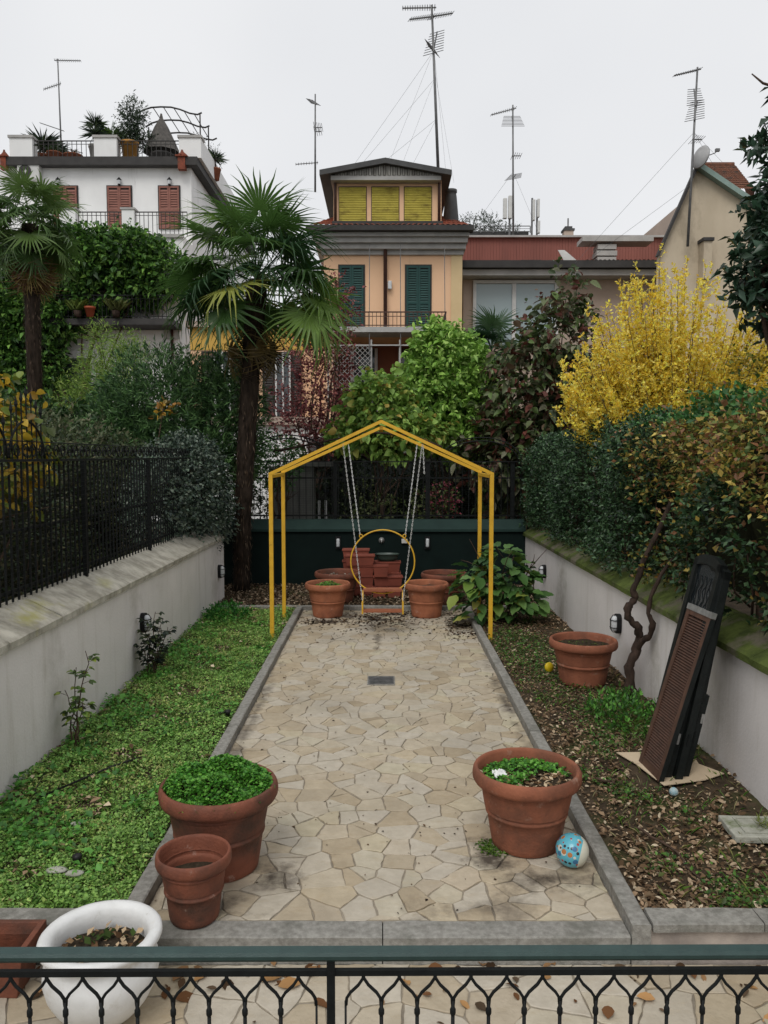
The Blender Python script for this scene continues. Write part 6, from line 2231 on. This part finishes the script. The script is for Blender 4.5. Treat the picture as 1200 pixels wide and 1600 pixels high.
shrub('far_roof_shrub', 'grey green shrubs on the far roof terrace behind the red house', 'shrub', (F8.x(775), 43, F8.z(352)), [((-1.0, 0, .6), (1.1, .5, .6)), ((.8, 0, .35), (1.2, .5, .4)), ((.1, 0, .9), (.5, .4, .5))], 420, 7, .35, .12, .04, ['#4a5648', '#5a6658', '#3a4438'], shell=.95, stems=12, r0=.04)

# ================================================================== PALMS
def frond_mesh(name, pet, L_, col, seg=34, sweep=150, droop=.25, split=.46, jit=.09, bend=26):
    V, Fc = [], []
    mb = MB()
    mb.tube([(0, 0, 0), (pet * .5, 0, .03), (pet, 0, 0)], [.016, .012, .009], 4)
    da = 2 * R(sweep) / seg
    cb, sb = math.cos(R(bend)), math.sin(R(bend))
    for i in range(seg):
        a = -R(sweep) + da * (i + .5)
        ll = L_ * (1 - .28 * (abs(a) / R(sweep)) ** 2) * random.uniform(.82, 1.08)
        dr = droop * random.uniform(.2, 2.4)
        ca, sa = math.cos(a), math.sin(a)
        k = len(mb.v)
        for (q, hw, mz) in ((.03, .004, 0), (split, split * ll * math.tan(da / 2) * .96, -.014), (.78, .013, -.008), (1.0, .0015, 0)):
            r = q * ll
            z = -dr * ll * max(0, q - .35) ** 2 * 1.6 + .06 * q * math.cos(a)
            sg = random.uniform(-jit, jit) * (q > .9) * ll
            cx, cy = pet + r * ca - sg * sa, r * sa + sg * ca
            for (o_, zz) in ((-1, 0), (0, mz), (1, 0)):
                X_, Y_, Z_ = cx - o_ * hw * sa - pet, cy + o_ * hw * ca, z + zz
                mb.v.append((pet + X_ * cb + Z_ * sb, Y_, Z_ * cb - X_ * sb))
        for s in range(3):
            for h in range(2):
                b0 = k + s * 3 + h
                mb.f.append((b0, b0 + 1, b0 + 4, b0 + 3))
    c = np.tile(srgb(col), (len(mb.v), 1)) * RNG.uniform(.85, 1.15, (len(mb.v), 1))
    return mb.mesh(name, m_palm, False, c)


m_palm = leafmat('palm_leaf', .42, .32, .4)
m_fibre = mat('palm_fibre', (.045, .032, .024), (.016, .012, .009), 14, .95, 1.0, 30, .1, stretch=(1, 1, .3))


def palm(label, base, h, lean, rt, pet, L_, nf, greens, dead, skirt, elev=(72, -18), seed=3):
    random.seed(seed)
    t = thing('fan_palm', label, 'palm', base)
    mb = MB()
    pts = [(lean[0] * q ** 1.5, lean[1] * q, h * q) for q in np.linspace(0, 1, 22)]
    rad = [rt * (.92 - .05 * math.sin(q * 3) + .18 * q) * random.uniform(.94, 1.06) for q in np.linspace(0, 1, 22)]
    mb.tube(pts, rad, 14)
    trunk = mb.build('trunk', m_fibre, t, True)
    n = 1500                                   # hanging fibres and old leaf bases
    q = RNG.random(n)
    th = RNG.uniform(0, 6.28, n)
    r_ = rt * (.9 + .18 * q)
    P = np.stack([lean[0] * q ** 1.5 + r_ * np.cos(th), lean[1] * q + r_ * np.sin(th), h * q], 1)
    D = np.stack([np.cos(th) * .35, np.sin(th) * .35, RNG.choice([-1, 1], n, p=[.6, .4]) * 1.0], 1)
    o = leaves('fibres', P, D, np.stack([np.cos(th), np.sin(th), np.zeros(n)], 1), RNG.uniform(.06, .2, n), RNG.uniform(.006, .02, n), pick(['#342820', '#241a14', '#463628', '#6a5a4a'], n), m_leaf_matt, trunk)
    o['kind'] = 'stuff'
    gm = [frond_mesh('frond', pet * s, L_ * s, c, droop=d) for (s, c, d) in greens]
    dm = [frond_mesh('frond', pet * .8, L_ * .85, c, droop=.9, split=.3) for c in dead]
    top_ = Vector((lean[0], lean[1], h))
    for i in range(nf):
        q = i / (nf - 1)
        e = elev[0] + (elev[1] - elev[0]) * q ** .72 + random.uniform(-9, 9)
        az = i * 137.5 + random.uniform(-14, 14)
        me = gm[i % (len(gm) - 1)] if q < .8 or i % 6 else gm[-1]
        link('frond', me, t, top_ + Vector((0, 0, .18 * (1 - q) - .35 * q)), (R(random.uniform(-35, 35)), R(-e), R(az)), [random.uniform(.86, 1.1)] * 3)
    for i in range(skirt):
        az = i * 137.5 + random.uniform(-20, 20)
        link('frond', dm[i % len(dm)], t, top_ + Vector((0, 0, -.45 - .3 * random.random())), (R(random.uniform(-30, 30)), R(random.uniform(48, 76)), R(az)), [random.uniform(.7, 1.0)] * 3)
    random.seed(7 + seed)
    return t


palm('tall fan palm with shaggy dark trunk left of the swing', (-2.78, 15.35, 0), 6.02, (.38, 0), .175, 1.12, .98, 43,
     [(1.0, '#486832', .35), (.95, '#3a582b', .5), (1.05, '#56763a', .3), (.9, '#345232', .6), (1.0, '#6c8a3e', .4), (.95, '#949a46', .4)], ['#6a5a34', '#5a4a30'], 5)
palm('smaller fan palm with a brown skirt in front of the white house vine', (-7.85, 18.0, .2), 7.6, (.0, 0), .165, .66, .72, 34,
     [(1.0, '#55723a', .4), (.95, '#466232', .45), (1.0, '#647f42', .35), (.9, '#98944c', .45)], ['#7a5c40', '#6a4c36', '#8a7a48'], 16, (72, -40), 5)
palm('young fan palm behind the green tree right of the peach house', (2.75, 20.5, .45), 4.9, (.0, 0), .14, .5, .62, 22,
     [(1.0, '#38543a', .25), (.95, '#2e4830', .3), (1.0, '#46623c', .3), (.9, '#6a7a40', .3)], ['#6a5a40'], 2, (80, -20), 9)

# ================================================================== HYDRANGEA: every leaf is a piece
hy = thing('hydrangea', 'hydrangea bush with large toothed green leaves beside the right swing post', 'shrub', (1.85, 12.6, .03))
wood('stems', hy, (0, 0, 0), [(-.3, -.1, .9), (.2, -.1, 1.05), (.45, 0, .8), (-.55, -.1, .5), (0, -.3, .8), (.5, -.2, .5)], .022, .008, m_twig, amp=.08, fork=.1)


def big_leaf(col, L_=.20, W_=.14):
    mb = MB()
    n = 6
    for i in range(n + 1):
        q = i / n
        w = W_ * .5 * math.sin(math.pi * q ** .8) ** .8 if 0 < q < 1 else .001
        z = -.22 * L_ * q * q
        wv = .006 * (-1) ** i
        mb.v += [(L_ * q, -w, z + w * .28 + wv), (L_ * q, 0, z), (L_ * q, w, z + w * .28 - wv)]
    for i in range(n):
        for h in range(2):
            b0 = i * 3 + h
            mb.f.append((b0, b0 + 3, b0 + 4, b0 + 1))
    return mb.mesh('leaf', m_leaf, True, np.tile(srgb(col), (len(mb.v), 1)))


hm = [big_leaf(c) for c in ('#4c7038', '#3f6230', '#5a7e40', '#365630', '#6a8c4c')]
hl = [big_leaf(c) for c in ('#8a9a48', '#a8a858', '#6e8a3c')]
P, O = blobs([((.06, 0, .74), (.42, .40, .52)), ((-.36, -.12, .50), (.36, .36, .45)), ((.30, -.05, .46), (.38, .38, .42))], 298, .34)
for p, o_ in zip(P, O):
    if p[2] < .06:
        continue
    az = math.atan2(o_[1], o_[0]) + random.uniform(-.8, .8)
    lt = (p[0] < -.3 and random.random() < .32) or random.random() < .05
    me = random.choice(hl if lt else hm)
    link('leaf', me, hy, tuple(p), (random.uniform(-.5, .5), random.uniform(-.25, .65) - .25 * (o_[2] > .7), az), [random.uniform(.85, 1.4)] * 3)


# ================================================================== ROSE SAPLINGS AND SMALL PLANTS
def sapling(label, base, stems, cols, nl, ln=.055, group='young plants along the left wall'):
    t = thing('rose_sapling', label, 'sapling', base, 0, group)
    mb = MB()
    Ps, Ds = [], []
    for (dx, dy, h) in stems:
        pts = wander((0, 0, 0), (dx, dy, h), 9, .06)
        mb.tube(pts, [.009 - .0007 * k for k in range(9)], 5)
        for k in range(nl):
            q = random.uniform(.25, .98) * 8
            i = min(7, int(q))
            p = np.array(pts[i]) * (1 - (q - i)) + np.array(pts[i + 1]) * (q - i)
            a_ = random.uniform(0, 6.28)
            d_ = np.array([math.cos(a_), math.sin(a_), random.uniform(-.1, .6)])
            st = p + d_ * .06
            mb.tube([tuple(p), tuple(st)], .0025, 3)
            for m_ in range(3):
                b_ = a_ + (-.9, 0, .9)[m_]
                Ps.append(st)
                Ds.append([math.cos(b_), math.sin(b_), random.uniform(-.4, .3)])
    mb.build('stems', m_twig, t, True)
    n_ = len(Ps)
    leaves('leaf_sprays', np.array(Ps), np.array(Ds), np.tile([0, 0, 1.0], (n_, 1)) + RNG.normal(0, .3, (n_, 3)), RNG.uniform(.7, 1.3, n_) * ln, RNG.uniform(.6, .8, n_) * ln, pick(cols, n_), m_leaf, t, big=True, droop=.15)


sapling('young rose with light green tips against the left wall, nearest the camera', (-2.80, 7.05, .04), [(.10, .02, .90), (.0, .05, .74), (-.08, -.02, .55), (.08, -.04, .45)],
        ['#5a7a34', '#6e8a3c', '#3a4a2c', '#4a5a34', '#8a9a44'], 11, .06)
sapling('bushier dark rose growing below the left wall lamp', (-2.78, 9.35, .04), [(.05, .02, .80), (-.06, .05, .70), (.14, .02, .72), (.0, -.06, .55), (.10, .06, .60), (-.1, -.04, .5), (.2, 0, .62)],
        ['#2c382c', '#38442e', '#24302a', '#4a5634'], 18, .06)
t = thing('low_bush', 'low dense green herb at the far left corner of the lawn', 'plant', (-2.55, 12.75, .04), 0, None)
P, O = ell((0, 0, .08), (.33, .3, .16), 260, .5)
a, b, c = shoots(P, O, 6, .08, up=.5)
leaves('foliage', a, b, c, .035, .028, pick(['#2f6a24', '#3a7a2c', '#265a1e'], len(a)), m_leaf, t)
